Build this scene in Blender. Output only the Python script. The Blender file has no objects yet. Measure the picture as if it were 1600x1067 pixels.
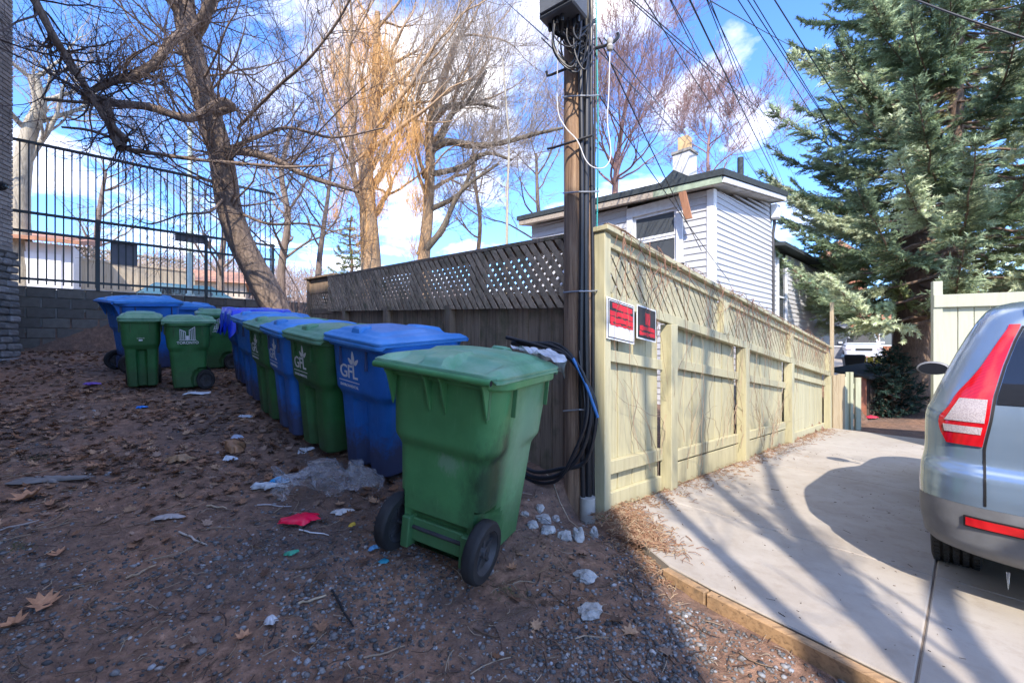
import bpy, bmesh, math, random
import numpy as np
from mathutils import Vector, Matrix, noise

S = bpy.context.scene
COL = S.collection
PI = math.pi
R = math.radians

# ------------------------------------------------------------------ camera, sky, sun
F = 670.0            # focal length in pixels of the 1600 px wide photograph
H = 1.35             # camera height
cd = bpy.data.cameras.new('camera'); cam = bpy.data.objects.new('camera', cd); COL.objects.link(cam)
cam.location = (0, 0, H); cam.rotation_euler = (R(90), 0, 0)
cd.sensor_width = 36; cd.lens = 36 * F / 1600; cd.clip_start = .05; cd.clip_end = 3000
S.camera = cam

SUN_EL = R(42); SUN_AZ = math.atan2(.10, 1.0)      # light travels towards +Y, a little to +X
ldir = Vector((math.sin(SUN_AZ) * math.cos(SUN_EL), math.cos(SUN_AZ) * math.cos(SUN_EL), -math.sin(SUN_EL)))
sl = bpy.data.lights.new('sun', 'SUN'); sl.energy = 2.0; sl.angle = R(.53); sl.color = (1.0, .90, .77)
so = bpy.data.objects.new('sun', sl); COL.objects.link(so)
so.rotation_euler = ldir.to_track_quat('-Z', 'Y').to_euler()
so.location = (0, -20, 20)

W_ = bpy.data.worlds.new('World'); S.world = W_; W_.use_nodes = True
nt = W_.node_tree; nt.nodes.clear()
def wn(t, **k):
    n = nt.nodes.new(t)
    for a, b in k.items(): setattr(n, a, b)
    return n
out = wn('ShaderNodeOutputWorld'); bg = wn('ShaderNodeBackground')
sky = wn('ShaderNodeTexSky', sky_type='NISHITA', sun_disc=False)
sky.sun_elevation = SUN_EL
sky.sun_rotation = math.atan2(-ldir.x, -ldir.y)
sky.air_density = 1.0; sky.dust_density = .6; sky.ozone_density = 2.2
tc = wn('ShaderNodeTexCoord'); sep = wn('ShaderNodeSeparateXYZ')
nt.links.new(tc.outputs['Generated'], sep.inputs[0])
mz = wn('ShaderNodeMath', operation='ADD'); mz.inputs[1].default_value = .18
nt.links.new(sep.outputs[2], mz.inputs[0])
dx = wn('ShaderNodeMath', operation='DIVIDE'); dy = wn('ShaderNodeMath', operation='DIVIDE')
nt.links.new(sep.outputs[0], dx.inputs[0]); nt.links.new(mz.outputs[0], dx.inputs[1])
nt.links.new(sep.outputs[1], dy.inputs[0]); nt.links.new(mz.outputs[0], dy.inputs[1])
cmb = wn('ShaderNodeCombineXYZ')
nt.links.new(dx.outputs[0], cmb.inputs[0]); nt.links.new(dy.outputs[0], cmb.inputs[1])
cn = wn('ShaderNodeTexNoise'); cn.inputs['Scale'].default_value = 1.7; cn.inputs['Detail'].default_value = 9
cn.inputs['Roughness'].default_value = .56; cn.inputs['Distortion'].default_value = .25
mpn = wn('ShaderNodeMapping'); mpn.inputs['Location'].default_value = (3.1, 7.4, 0)
nt.links.new(cmb.outputs[0], mpn.inputs[0]); nt.links.new(mpn.outputs[0], cn.inputs['Vector'])
cr = wn('ShaderNodeValToRGB'); cr.color_ramp.elements[0].position = .505; cr.color_ramp.elements[1].position = .66
nt.links.new(cn.outputs['Fac'], cr.inputs[0])
hz = wn('ShaderNodeMapRange'); hz.inputs[1].default_value = .0; hz.inputs[2].default_value = .75
hz.inputs[3].default_value = .8; hz.inputs[4].default_value = .8
nt.links.new(sep.outputs[2], hz.inputs[0])
mm = wn('ShaderNodeMath', operation='MULTIPLY'); nt.links.new(cr.outputs[0], mm.inputs[0]); nt.links.new(hz.outputs[0], mm.inputs[1])
mix = wn('ShaderNodeMixRGB'); mix.inputs[2].default_value = (5.6, 5.2, 4.75, 1)
tint = wn('ShaderNodeMixRGB', blend_type='MULTIPLY'); tint.inputs[0].default_value = 1; tint.inputs[2].default_value = (.39, .58, .90, 1)
nt.links.new(sky.outputs[0], tint.inputs[1])
nt.links.new(tint.outputs[0], mix.inputs[1]); nt.links.new(mm.outputs[0], mix.inputs[0])
nt.links.new(mix.outputs[0], bg.inputs[0]); nt.links.new(bg.outputs[0], out.inputs[0])
bg.inputs[1].default_value = .15

vs = S.view_settings; vs.view_transform = 'Standard'; vs.look = 'None'; vs.gamma = 1; vs.use_curve_mapping = False
vs.exposure = 2.0
S.cycles.max_bounces = 6; S.cycles.transparent_max_bounces = 12

# ------------------------------------------------------------------ site geometry
U = Vector((.7296, .6838, 0)); V = Vector((-.6838, .7296, 0))     # along the lane / away to the left
A = Vector((.69, 3.42, 0)); SITE = math.atan2(U.y, U.x)
def sq(x, y):
    p = Vector((x, y, 0)) - A
    return p.dot(U), p.dot(V)
def XY(s, q):
    p = A + U * s + V * q
    return p.x, p.y
def sm(a, b, x):
    t = min(1, max(0, (x - a) / (b - a))); return t * t * (3 - 2 * t)
def lerp(a, b, t): return a + (b - a) * t
def padz(x, y):
    return -.052 * sq(x, y)[0]
WALLQ = 10.6
def ground(x, y):
    s, q = sq(x, y)
    r = -.05 * x + .11 * (y - 2.4)
    d = r + .1 * (1 - math.exp(-r / .1)) if r > 0 else max(r, -.5) * .5
    d = min(d, 1.13)
    p = -.052 * min(s, 9) - .075 + .035 * max(0, min(s - 9, 16))
    z = lerp(d, p, sm(-.9, -.1, s) * sm(.30, .06, q) if q < .6 else 0)
    if q > .05 and s > -.3:                       # yard behind the two wooden fences
        z = lerp(z, min(.55, .1 + .05 * q), sm(-.2, .4, s) * sm(.15, .5, q))
    if q > WALLQ + .02:
        z = 2.25 + .012 * (q - WALLQ)
        z = lerp(z, .6, sm(6, 22, s) * (1 - sm(25, 60, q)))
        z += 7 * sm(30, 95, q)
    return z
def W(px, py, Y):
    return Vector(((px - 800) / F * Y, Y, H - (py - 533.5) / F * Y))
def G(px, py, fn=ground):
    lo, hi = .8, 60.0
    y = lo
    while y < hi:
        p = W(px, py, y)
        if p.z < fn(p.x, p.y): break
        y += .02
    p = W(px, py, y); p.z = fn(p.x, p.y)
    return p

# ------------------------------------------------------------------ helpers
def link(name, mesh, parent=None, mat=None):
    o = bpy.data.objects.new(name, mesh); COL.objects.link(o)
    if parent is not None: o.parent = parent
    if mat is not None and mesh is not None and len(mesh.materials) == 0: mesh.materials.append(mat)
    return o
def tag(o, label=None, cat=None, group=None, kind=None):
    if label: o['label'] = label
    if cat: o['category'] = cat
    if group: o['group'] = group
    if kind: o['kind'] = kind
    return o
def thing(name, label, cat, loc=(0, 0, 0), rz=0, group=None):
    o = bpy.data.objects.new(name, None); COL.objects.link(o); o.empty_display_size = .1
    o.location = loc; o.rotation_euler = (0, 0, rz)
    return tag(o, label, cat, group)
class MB:
    """collects boxes, prisms and polygons into one mesh"""
    def __init__(s): s.v = []; s.f = []
    def add(s, vs, fs):
        n = len(s.v); s.v += [tuple(v) for v in vs]; s.f += [tuple(i + n for i in f) for f in fs]; return s
    def box(s, x0, x1, y0, y1, z0, z1):
        return s.add([(x0,y0,z0),(x1,y0,z0),(x1,y1,z0),(x0,y1,z0),(x0,y0,z1),(x1,y0,z1),(x1,y1,z1),(x0,y1,z1)],
                     [(3,2,1,0),(4,5,6,7),(0,1,5,4),(1,2,6,5),(2,3,7,6),(3,0,4,7)])
    def hexa(s, p):      # 8 points in box order
        return s.add(p, [(3,2,1,0),(4,5,6,7),(0,1,5,4),(1,2,6,5),(2,3,7,6),(3,0,4,7)])
    def prism(s, poly, off):      # polygon (list of Vector) extruded by vector off
        n = len(poly); off = Vector(off)
        vs = [Vector(p) for p in poly] + [Vector(p) + off for p in poly]
        fs = [tuple(range(n))[::-1], tuple(range(n, 2 * n))] + [(i, (i + 1) % n, n + (i + 1) % n, n + i) for i in range(n)]
        return s.add(vs, fs)
    def loft(s, rings, cap0=True, cap1=True, closed=True):
        n = len(rings[0]); b = len(s.v)
        for r in rings: s.v += [tuple(p) for p in r]
        for k in range(len(rings) - 1):
            for i in range(n if closed else n - 1):
                j = (i + 1) % n
                s.f.append((b + k * n + i, b + k * n + j, b + (k + 1) * n + j, b + (k + 1) * n + i))
        if cap0: s.f.append(tuple(b + i for i in range(n))[::-1])
        if cap1: s.f.append(tuple(b + (len(rings) - 1) * n + i for i in range(n)))
        return s
    def lathe(s, prof, n=32, axis='z', c=(0, 0, 0), cap=False):
        rings = []
        for r, h in prof:
            ring = []
            for i in range(n):
                a = 2 * PI * i / n; p = (r * math.cos(a), r * math.sin(a), h)
                if axis == 'x': p = (p[2], p[0], p[1])
                if axis == 'y': p = (p[0], p[2], p[1])
                ring.append((p[0] + c[0], p[1] + c[1], p[2] + c[2]))
            rings.append(ring)
        return s.loft(rings, cap, cap)
    def tube(s, pts, r, n=8, caps=True):
        pts = [Vector(p) for p in pts]; rings = []
        for i, p in enumerate(pts):
            d = (pts[min(i + 1, len(pts) - 1)] - pts[max(i - 1, 0)]).normalized()
            a = d.cross(Vector((0, 0, 1)) if abs(d.z) < .9 else Vector((0, 1, 0))).normalized() if i == 0 else (a - d * a.dot(d)).normalized()
            b = d.cross(a); rr = r[i] if isinstance(r, (list, tuple)) else r
            rings.append([p + (a * math.cos(2 * PI * k / n) + b * math.sin(2 * PI * k / n)) * rr for k in range(n)])
        return s.loft(rings, caps, caps)
    def mesh(s, name, smooth=False, bevel=0, recalc=True, sharp=35):
        me = bpy.data.meshes.new(name); me.from_pydata(s.v, [], s.f); me.update()
        if recalc or bevel:
            bm = bmesh.new(); bm.from_mesh(me)
            bmesh.ops.recalc_face_normals(bm, faces=bm.faces)
            if bevel:
                es = [e for e in bm.edges if len(e.link_faces) == 2 and e.calc_face_angle(0) > R(40)]
                bmesh.ops.bevel(bm, geom=es, offset=bevel, segments=1, affect='EDGES', clamp_overlap=True)
            bm.to_mesh(me); bm.free()
        if smooth:
            me.polygons.foreach_set('use_smooth', [True] * len(me.polygons))
            if sharp: me.set_sharp_from_angle(angle=R(sharp))
        return me
    def obj(s, name, mat, parent=None, **k):
        return link(name, s.mesh(name, **k), parent, mat)

def mesh_np(name, verts, faces, mat, col=None, smooth=False):
    """verts (n,3), faces (m,k) all the same k, optional per-vertex colour"""
    me = bpy.data.meshes.new(name); n, (m, k) = len(verts), faces.shape
    me.vertices.add(n); me.vertices.foreach_set('co', np.asarray(verts, np.float32).ravel())
    me.loops.add(m * k); me.loops.foreach_set('vertex_index', faces.astype(np.int32).ravel())
    me.polygons.add(m); me.polygons.foreach_set('loop_start', np.arange(0, m * k, k, dtype=np.int32))
    me.polygons.foreach_set('loop_total', np.full(m, k, np.int32))
    if smooth: me.polygons.foreach_set('use_smooth', np.ones(m, bool))
    me.update(calc_edges=True)
    if col is not None:
        a = me.attributes.new('col', 'FLOAT_COLOR', 'POINT')
        c = np.ones((n, 4), np.float32); c[:, :3] = col; a.data.foreach_set('color', c.ravel())
    me.materials.append(mat)
    return me
def tubes_np(paths, sides):
    """paths: list of (pts, radii); returns verts, quads"""
    VV = []; FF = []; base = 0
    ang = np.linspace(0, 2 * PI, sides, endpoint=False); ca, sa = np.cos(ang), np.sin(ang)
    for pts, rad in paths:
        P = np.asarray(pts, float); n = len(P); rad = np.asarray(rad, float)
        D = np.empty_like(P); D[1:-1] = P[2:] - P[:-2]; D[0] = P[1] - P[0]; D[-1] = P[-1] - P[-2]
        D /= np.linalg.norm(D, axis=1)[:, None] + 1e-9
        m = D.mean(0); ref = np.array([0, 0, 1.]) if abs(m[2]) < .75 * np.linalg.norm(m) + 1e-9 else np.array([1., 0, 0])
        a = np.cross(D, ref); a /= np.linalg.norm(a, axis=1)[:, None] + 1e-9; b = np.cross(D, a)
        v = P[:, None] + (a[:, None] * ca[None, :, None] + b[:, None] * sa[None, :, None]) * rad[:, None, None]
        VV.append(v.reshape(-1, 3))
        i = np.arange(n - 1)[:, None] * sides; j = np.arange(sides)[None]; jn = (j + 1) % sides
        FF.append(np.stack([base + i + j, base + i + jn, base + i + sides + jn, base + i + sides + j], -1).reshape(-1, 4))
        base += n * sides
    return np.concatenate(VV), np.concatenate(FF)
def clip(poly, quad):
    """convex clip of 2-D polygons (counter-clockwise clip polygon)"""
    o = poly
    for i in range(len(quad)):
        a, b = quad[i], quad[(i + 1) % len(quad)]; nx, ny = -(b[1] - a[1]), b[0] - a[0]
        f = lambda p: (p[0] - a[0]) * nx + (p[1] - a[1]) * ny
        res = []
        for k in range(len(o)):
            p, q = o[k], o[(k + 1) % len(o)]; fp, fq = f(p), f(q)
            if fp >= 0: res.append(p)
            if fp * fq < 0:
                t = fp / (fp - fq); res.append((p[0] + (q[0] - p[0]) * t, p[1] + (q[1] - p[1]) * t))
        o = res
        if len(o) < 3: return []
    return o
def catmull(pts, n=5):
    P = [Vector(p) for p in pts]; P = [P[0] * 2 - P[1]] + P + [P[-1] * 2 - P[-2]]; o = []
    for i in range(1, len(P) - 2):
        for k in range(n):
            t = k / n
            o.append(.5 * ((2 * P[i]) + (P[i+1] - P[i-1]) * t + (2*P[i-1] - 5*P[i] + 4*P[i+1] - P[i+2]) * t*t + (3*P[i] - P[i-1] - 3*P[i+1] + P[i+2]) * t**3))
    o.append(P[-2]); return o

# ------------------------------------------------------------------ materials
class NT:
    def __init__(s, name):
        s.m = bpy.data.materials.new(name); s.m.use_nodes = True; s.t = s.m.node_tree
        s.b = s.t.nodes['Principled BSDF']; s.tc = s.n('ShaderNodeTexCoord')
    def n(s, t, **k):
        x = s.t.nodes.new(t)
        for a, b in k.items(): setattr(x, a, b)
        return x
    def l(s, a, b): s.t.links.new(a, b)
    def coord(s, sc=(1, 1, 1), kind='Object', rnd=False):
        mp = s.n('ShaderNodeMapping'); mp.inputs['Scale'].default_value = sc
        s.l(s.tc.outputs[kind], mp.inputs['Vector'])
        if rnd:
            oi = s.n('ShaderNodeObjectInfo'); mu = s.n('ShaderNodeMath', operation='MULTIPLY'); mu.inputs[1].default_value = 37.0
            s.l(oi.outputs['Random'], mu.inputs[0])
            cb = s.n('ShaderNodeCombineXYZ'); [s.l(mu.outputs[0], cb.inputs[i]) for i in range(3)]
            s.l(cb.outputs[0], mp.inputs['Location'])
        return mp.outputs[0]
    def noise(s, vec, scale, detail=5, rough=.55, dist=0):
        x = s.n('ShaderNodeTexNoise'); x.inputs['Scale'].default_value = scale; x.inputs['Detail'].default_value = detail
        x.inputs['Roughness'].default_value = rough; x.inputs['Distortion'].default_value = dist
        if vec is not None: s.l(vec, x.inputs['Vector'])
        return x.outputs['Fac']
    def ramp(s, fac, stops):
        x = s.n('ShaderNodeValToRGB'); e = x.color_ramp.elements
        while len(e) < len(stops): e.new(.5)
        for i, (p, c) in enumerate(stops):
            e[i].position = p; e[i].color = (*c, 1) if isinstance(c, tuple) else (c, c, c, 1)
        s.l(fac, x.inputs[0]); return x.outputs[0]
    def mix(s, fac, a, b, mode='MIX'):
        x = s.n('ShaderNodeMixRGB', blend_type=mode)
        for i, q in ((0, fac), (1, a), (2, b)):
            if isinstance(q, (int, float)): x.inputs[i].default_value = q if i == 0 else (q, q, q, 1)
            elif isinstance(q, tuple): x.inputs[i].default_value = (*q, 1)
            else: s.l(q, x.inputs[i])
        return x.outputs[0]
    def math(s, op, a, b=None):
        x = s.n('ShaderNodeMath', operation=op)
        for i, q in ((0, a), (1, b)):
            if q is None: continue
            if isinstance(q, (int, float)): x.inputs[i].default_value = q
            else: s.l(q, x.inputs[i])
        return x.outputs[0]
    def bump(s, h, strength=.4, dist=.01):
        x = s.n('ShaderNodeBump'); x.inputs['Strength'].default_value = strength; x.inputs['Distance'].default_value = dist
        s.l(h, x.inputs['Height']); s.l(x.outputs[0], s.b.inputs['Normal'])
    def out(s, color, rough=.7, **k):
        if isinstance(color, tuple): s.b.inputs['Base Color'].default_value = (*color, 1)
        else: s.l(color, s.b.inputs['Base Color'])
        if isinstance(rough, (int, float)): s.b.inputs['Roughness'].default_value = rough
        else: s.l(rough, s.b.inputs['Roughness'])
        for a, b in k.items(): s.b.inputs[a.replace('_', ' ')].default_value = b
        return s.m
MATS = {}
def plain(name, c, rough=.6, var=.25, scale=6, bump=.15, bs=60, bd=.003, kind='Object', **k):
    t = NT(name); v = t.coord(kind=kind)
    n = t.noise(v, scale, 6, .6)
    col = t.ramp(n, [(.3, tuple(x * (1 - var) for x in c)), (.7, tuple(min(1, x * (1 + var)) for x in c))])
    if bump: t.bump(t.noise(v, bs, 4), bump, bd)
    return t.out(col, rough, **k)
def wood(name, c, dark, grain=(22, 22, 1.2), var=.5, rough=.85, moss=None, paint_worn=None, bump=.5):
    """boards: grain runs along local z"""
    t = NT(name); v = t.coord(grain, rnd=True)
    g = t.noise(v, 1.6, 8, .65, .6)
    col = t.ramp(g, [(.28, dark), (.5, c), (.75, tuple(min(1, x * (1 + var * .5)) for x in c))])
    oi = t.n('ShaderNodeObjectInfo'); rr = t.ramp(oi.outputs['Random'], [(0, 1 - var * .5), (1, 1 + var * .15)])
    col = t.mix(1, col, rr, 'MULTIPLY')
    v2 = t.coord((1, 1, 1), rnd=True); bl = t.noise(v2, 3.0, 6, .65)
    if moss:
        w = t.coord((1, 1, 1)); col = t.mix(t.ramp(bl, [(.52, 0.0), (.68, .75)]), col, moss)
    if paint_worn:
        col = t.mix(t.ramp(t.noise(t.coord((3, 3, .6), rnd=True), 3.2, 9, .75), [(.53, 0.0), (.70, .8)]), col, paint_worn)
    t.bump(g, bump, .004)
    return t.out(col, rough)
def attr_mat(name, rough=.8, var=.3, scale=40, spec=.2, trans=0, bump=0):
    t = NT(name); a = t.n('ShaderNodeAttribute', attribute_name='col')
    n = t.noise(t.coord(), scale, 3); r = t.ramp(n, [(.3, 1 - var), (.7, 1 + var * .4)])
    col = t.mix(1, a.outputs['Color'], r, 'MULTIPLY')
    if bump: t.bump(n, bump, .003)
    m = t.out(col, rough)
    t.b.inputs['Specular IOR Level'].default_value = spec
    if trans:
        tl = t.n('ShaderNodeBsdfTranslucent'); t.l(col, tl.inputs[0]); ms = t.n('ShaderNodeMixShader'); ms.inputs[0].default_value = trans
        t.l(t.b.outputs[0], ms.inputs[1]); t.l(tl.outputs[0], ms.inputs[2])
        t.l(ms.outputs[0], t.t.nodes['Material Output'].inputs[0])
    return m
def glass(name, c=(.02, .03, .035), rough=.03):
    t = NT(name); return t.out(c, rough, Specular_IOR_Level=.8)
rng = random.Random(7); nrg = np.random.default_rng(7)
# ------------------------------------------------------------------ ground sheet
def axis(segs):
    o = []
    for a, b, st in segs:
        n = max(1, int(round((b - a) / st))); o += [a + (b - a) * i / n for i in range(n)]
    return o + [segs[-1][1]]
gx = axis([(-600, -120, 60), (-120, -30, 8), (-30, -11, 1.2), (-11, -3, .14), (-3, 1.8, .045), (1.8, 12, .4), (12, 60, 3), (60, 160, 20), (160, 600, 80)])
gy = axis([(-60, -8, 8), (-8, 1.2, 1.2), (1.2, 4.2, .04), (4.2, 10, .12), (10, 30, .9), (30, 110, 5), (110, 600, 60)])
def dirt_relief(x, y):
    v = Vector((x, y, 0))
    return .020 * noise.noise(v * 1.3) + .014 * noise.noise(v * 4.1) + .007 * noise.noise(v * 13) + .004 * noise.noise(v * 34)
def gnd(x, y):
    return ground(x, y) + (dirt_relief(x, y) if -12 < x < 2 and 0 < y < 12 else 0)
gv = np.array([(x, y, gnd(x, y)) for y in gy for x in gx]); nx_, ny_ = len(gx), len(gy)
ii = (np.arange(ny_ - 1)[:, None] * nx_ + np.arange(nx_ - 1)[None]).ravel()
gf = np.stack([ii, ii + 1, ii + nx_ + 1, ii + nx_], 1)
t = NT('dirt'); v = t.coord(kind='Object')
n1 = t.noise(v, .9, 8, .6); n2 = t.noise(v, 14, 10, .72); n3 = t.noise(v, 90, 4, .6)
soil = t.ramp(n2, [(.28, (.026, .019, .016)), (.48, (.060, .045, .038)), (.62, (.095, .074, .064)), (.78, (.17, .142, .125))])
soil = t.mix(1, soil, (3.7, 2.8, 2.15), 'MULTIPLY'); soil = t.mix(t.ramp(n1, [(.42, 0.0), (.62, .7)]), soil, t.ramp(n3, [(.35, (.045, .034, .029)), (.7, (.15, .125, .115))]))
vo = t.n('ShaderNodeTexVoronoi'); vo.inputs['Scale'].default_value = 75; t.l(v, vo.inputs['Vector'])
peb = t.ramp(vo.outputs['Distance'], [(.10, .8), (.26, 0.0)])
pm = t.mix(1, peb, t.ramp(t.noise(v, 2.2, 5), [(.47, 0.0), (.62, 1.0)]), 'MULTIPLY')
soil = t.mix(pm, soil, t.mix(vo.outputs['Color'], (.09, .085, .082), (.24, .235, .235)))
h = t.math('ADD', t.math('MULTIPLY', n2, 1.4), t.math('ADD', t.math('MULTIPLY', n3, .5), t.math('MULTIPLY', pm, .5)))
t.bump(h, .9, .02)
sp_ = t.n('ShaderNodeSeparateXYZ'); t.l(v, sp_.inputs[0])
far_ = t.math('ADD', sp_.outputs[1], t.math('MULTIPLY', n1, 4.0))
soil = t.mix(t.ramp(t.math('MULTIPLY', far_, .05), [(.66, 0.0), (.85, 1.0)]), soil, t.ramp(t.noise(v, .35, 8, .7), [(.35, (.22, .175, .13)), (.65, (.40, .34, .26))]))
M_dirt = t.out(soil, .92)
link('ground', mesh_np('ground', gv, gf, M_dirt, smooth=True))['kind'] = 'structure'

# ------------------------------------------------------------------ concrete pad: slabs with saw-cut joints
t = NT('concrete'); v = t.coord(kind='Object')
n1 = t.noise(v, 1.1, 8, .62, .4); n2 = t.noise(v, 9, 9, .7); n3 = t.noise(v, 160, 3)
c = t.ramp(n1, [(.3, (.315, .275, .23)), (.5, (.39, .35, .30)), (.7, (.455, .42, .37))])
c = t.mix(t.ramp(n2, [(.50, 0.0), (.70, .5)]), c, (.26, .215, .17)); c = t.mix(t.ramp(t.noise(v, .55, 10, .7), [(.5, 0.0), (.66, .35)]), c, (.29, .26, .22))
c = t.mix(t.ramp(n3, [(.62, 0.0), (.75, .5)]), c, (.28, .25, .22))
t.bump(t.math('ADD', n3, n2), .25, .004)
M_conc = t.out(c, .85)
pad = [XY(.20, -.06)] + [(.90, 3.30), (.86, 2.86), (.933, 2.55), (1.07, 2.31), (1.517, 1.666), (1.96, 1.03), (2.85, -.26), (4.5, -2.6)] + [XY(1.2, -7.5), XY(7.9, -7.5), XY(7.9, -.06)]
pads = [sq(*p) for p in pad]
pads.reverse()
road = bpy.data.objects.new('driveway', None); COL.objects.link(road); road['kind'] = 'structure'
road.location = A; road.rotation_euler = (0, 0, SITE)
scut = [-6, .72, 3.1, 5.5, 7.9]; qcut = [-7.5, -4.2, -1.88, 0]
area = lambda P: sum(P[i][0] * P[(i + 1) % len(P)][1] - P[(i + 1) % len(P)][0] * P[i][1] for i in range(len(P)))
def poly_ccw(P): return P if area(P) > 0 else P[::-1]
for i in range(len(scut) - 1):
    for j in range(len(qcut) - 1):
        g = .004
        cell = [(scut[i] + g, qcut[j] + g), (scut[i + 1] - g, qcut[j] + g), (scut[i + 1] - g, qcut[j + 1] - g), (scut[i] + g, qcut[j + 1] - g)]
        # the pad outline is clipped by the cell (a convex clip polygon)
        pl = clip(poly_ccw(pads), cell)
        if len(pl) < 3 or abs(area(pl)) < .004: continue
        mb = MB(); mb.prism([Vector((p[0], p[1], -.052 * p[0])) for p in pl], (0, 0, -.14))
        mb.obj('concrete_slab', M_conc, road, bevel=.006)
jm = MB(); jm.prism([Vector((p[0], p[1], -.052 * p[0] - .009)) for p in pads], (0, 0, -.10))
jm.obj('joint_bed', plain('joint_dirt', (.20, .16, .12), .95, .4), road)

# timber border of the pad
M_tim = wood('border_timber', (.40, .25, .13), (.16, .095, .05), (2.0, 30, 30), .35, moss=(.12, .09, .06))
edge = [(.80, 2.90), (.90, 2.53), (1.043, 2.285), (1.49, 1.641), (1.93, 1.006), (2.82, -.284)]
tb = thing('timber_border', 'weathered orange brown timber edging between the dirt and the concrete driveway', 'edging', (1.0, 2.1, 0))
for a, b in zip(edge[1:-1], edge[2:]):
    a = Vector((*a, padz(*a) - .006)); b = Vector((*b, padz(*b) - .006)); d = (b - a).normalized(); nn = Vector((d.y, -d.x, 0)).normalized() * -.024
    if a == b: continue
    o0 = Vector((1.0, 2.1, 0)); a = a + d * .004 - o0; b = b - d * .004 - o0; dn = Vector((0, 0, -.15))
    mb = MB(); mb.hexa([a + dn - nn, b + dn - nn, b + dn + nn, a + dn + nn, a - nn, b - nn, b + nn, a + nn])
    mb.obj('timber', M_tim, tb, bevel=.006)

# ------------------------------------------------------------------ green fence
M_gf = wood('green_paint', (.455, .42, .262), (.37, .335, .20), (16, 16, 1.0), .18, .62, paint_worn=(.33, .29, .20), bump=.25)
M_gl = wood('green_lattice_paint', (.44, .40, .255), (.35, .31, .19), (10, 10, 10), .16, .65, paint_worn=(.26, .21, .14), bump=.25)
gfz = thing('painted_fence', 'pale green painted board fence with a lattice top along the driveway', 'fence', A, SITE)
def bar(s0, s1, y0, y1, za, zb, ka=.128, kb=None, name='rail', parent=None, mat=None, bev=.004):
    kb = ka if kb is None else kb
    mb = MB(); mb.hexa([(s0, y0, za - ka * s0), (s1, y0, za - ka * s1), (s1, y1, za - ka * s1), (s0, y1, za - ka * s0),
                        (s0, y0, zb - kb * s0), (s1, y0, zb - kb * s1), (s1, y1, zb - kb * s1), (s0, y1, zb - kb * s0)])
    return mb.obj(name, mat or M_gf, parent or gfz, bevel=bev)
TOP, R1 = 2.25, 1.70
posts = [1.08, 3.05, 5.10, 7.84]; lposts = [2.40, 5.12, 7.84]
bar(-.0, .085, -.06, .06, -.12, TOP - .03, 0, .128, 'corner_post')
bar(-.02, 8.0, -.10, .085, TOP - .028, TOP + .012, name='cap_board')
bar(.09, 8.0, -.045, -.012, TOP - .13, TOP - .032, name='fascia_board')
bar(.09, 8.0, -.075, .0, R1 - .045, R1 + .045, name='rail')
for p in posts:
    bar(p - .065, p + .065, -.105, .01, -.14 - .052 * p, R1 - .05 - .128 * p, 0, 0, 'post')
for p in lposts:
    bar(p - .07, p + .07, -.085, .0, R1 + .047 - .128 * p, TOP - .135 - .128 * p, 0, 0, 'lattice_post')
secs = [(.09, 1.01, .44, .38), (1.15, 2.98, .40, .33), (3.12, 5.03, .40, .33), (5.17, 7.77, .20, None)]
for (a, b, dm, lo) in secs:
    bar(a, b, -.02, .030, R1 - dm - .055, R1 - dm + .04, name='rail')
    if lo:
        bar(a, b, -.02, .030, lo - .11, lo, .052, name='rail')
        bar(a, b, -.01, .030, -.03, .115 if a < 1 else .2, .052, name='kick_board')
    else:
        bar(a, b, -.01, .030, -.03, .10, .052, name='kick_board')
    bar(a + (.14 if 1.1 < a < 1.3 else 0), b, .058, .066, .05, R1, .052, .128, name='added_backing', bev=0)  # sheet added behind the boards to keep daylight out of their gaps
    n = max(3, int(round((b - a) / .205))); w = (b - a) / n
    for k in range(n):
        x0 = a + k * w + .006; x1 = a + (k + 1) * w - .006
        if a > 1.1 and a < 1.3 and k == 0: x0 += .10              # gap left by a missing board
        dy = rng.uniform(-.004, .004)
        x0 += rng.uniform(0, .003); x1 -= rng.uniform(0, .003)
        bar(x0, x1, .035 + dy, .055 + dy, .03, R1 + .0, .052, .128, name='board', bev=.002)
def lattice(parent, mat, b0, b1, zlo, zhi, kslope, w, sp, ang, y0, y1, plane, nm='slat'):
    """slats cut to the bay; plane(s, z, y) -> local point"""
    L = b1 - b0; q = [(b0, zlo - kslope * b0), (b1, zlo - kslope * b1), (b1, zhi - kslope * b1), (b0, zhi - kslope * b0)]
    d = (math.cos(ang), math.sin(ang)); nn = (-d[1], d[0])
    pr = [p[0] * nn[0] + p[1] * nn[1] for p in q]; k = min(pr) - sp * .3
    while k < max(pr):
        j = k + rng.uniform(-.004, .004)
        c = (nn[0] * j, nn[1] * j); e = 60
        strip = [(c[0] - d[0] * e, c[1] - d[1] * e), (c[0] + d[0] * e, c[1] + d[1] * e), (c[0] + d[0] * e + nn[0] * w, c[1] + d[1] * e + nn[1] * w), (c[0] - d[0] * e + nn[0] * w, c[1] - d[1] * e + nn[1] * w)]
        pl = clip(strip, q); k += sp
        if len(pl) < 3 or abs(area(pl)) < .0006: continue
        MB().prism([plane(p[0], p[1], y0) for p in pl], plane(0, 0, y1) - plane(0, 0, y0)).obj(nm, mat, parent, bevel=0)
gpl = lambda s, z, y: Vector((s, y, z))
bays = [(.09, 2.325), (2.475, 5.045), (5.195, 7.765)]
for b in bays:
    lattice(gfz, M_gl, b[0], b[1], R1 + .05, TOP - .03, .128, .079, .096, R(-50), -.014, -.006, gpl)
    lattice(gfz, M_gl, b[0], b[1], R1 + .05, TOP - .03, .128, .085, .105, R(47), .016, .024, gpl)
# plywood backing seen dimly through the lattice gaps
if 0: bar(.09, 7.76, .012, .024, R1 + .05, TOP - .03, name='added_backing', mat=plain('dark_ply', (.16, .13, .09), .9, .4), bev=0)

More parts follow.
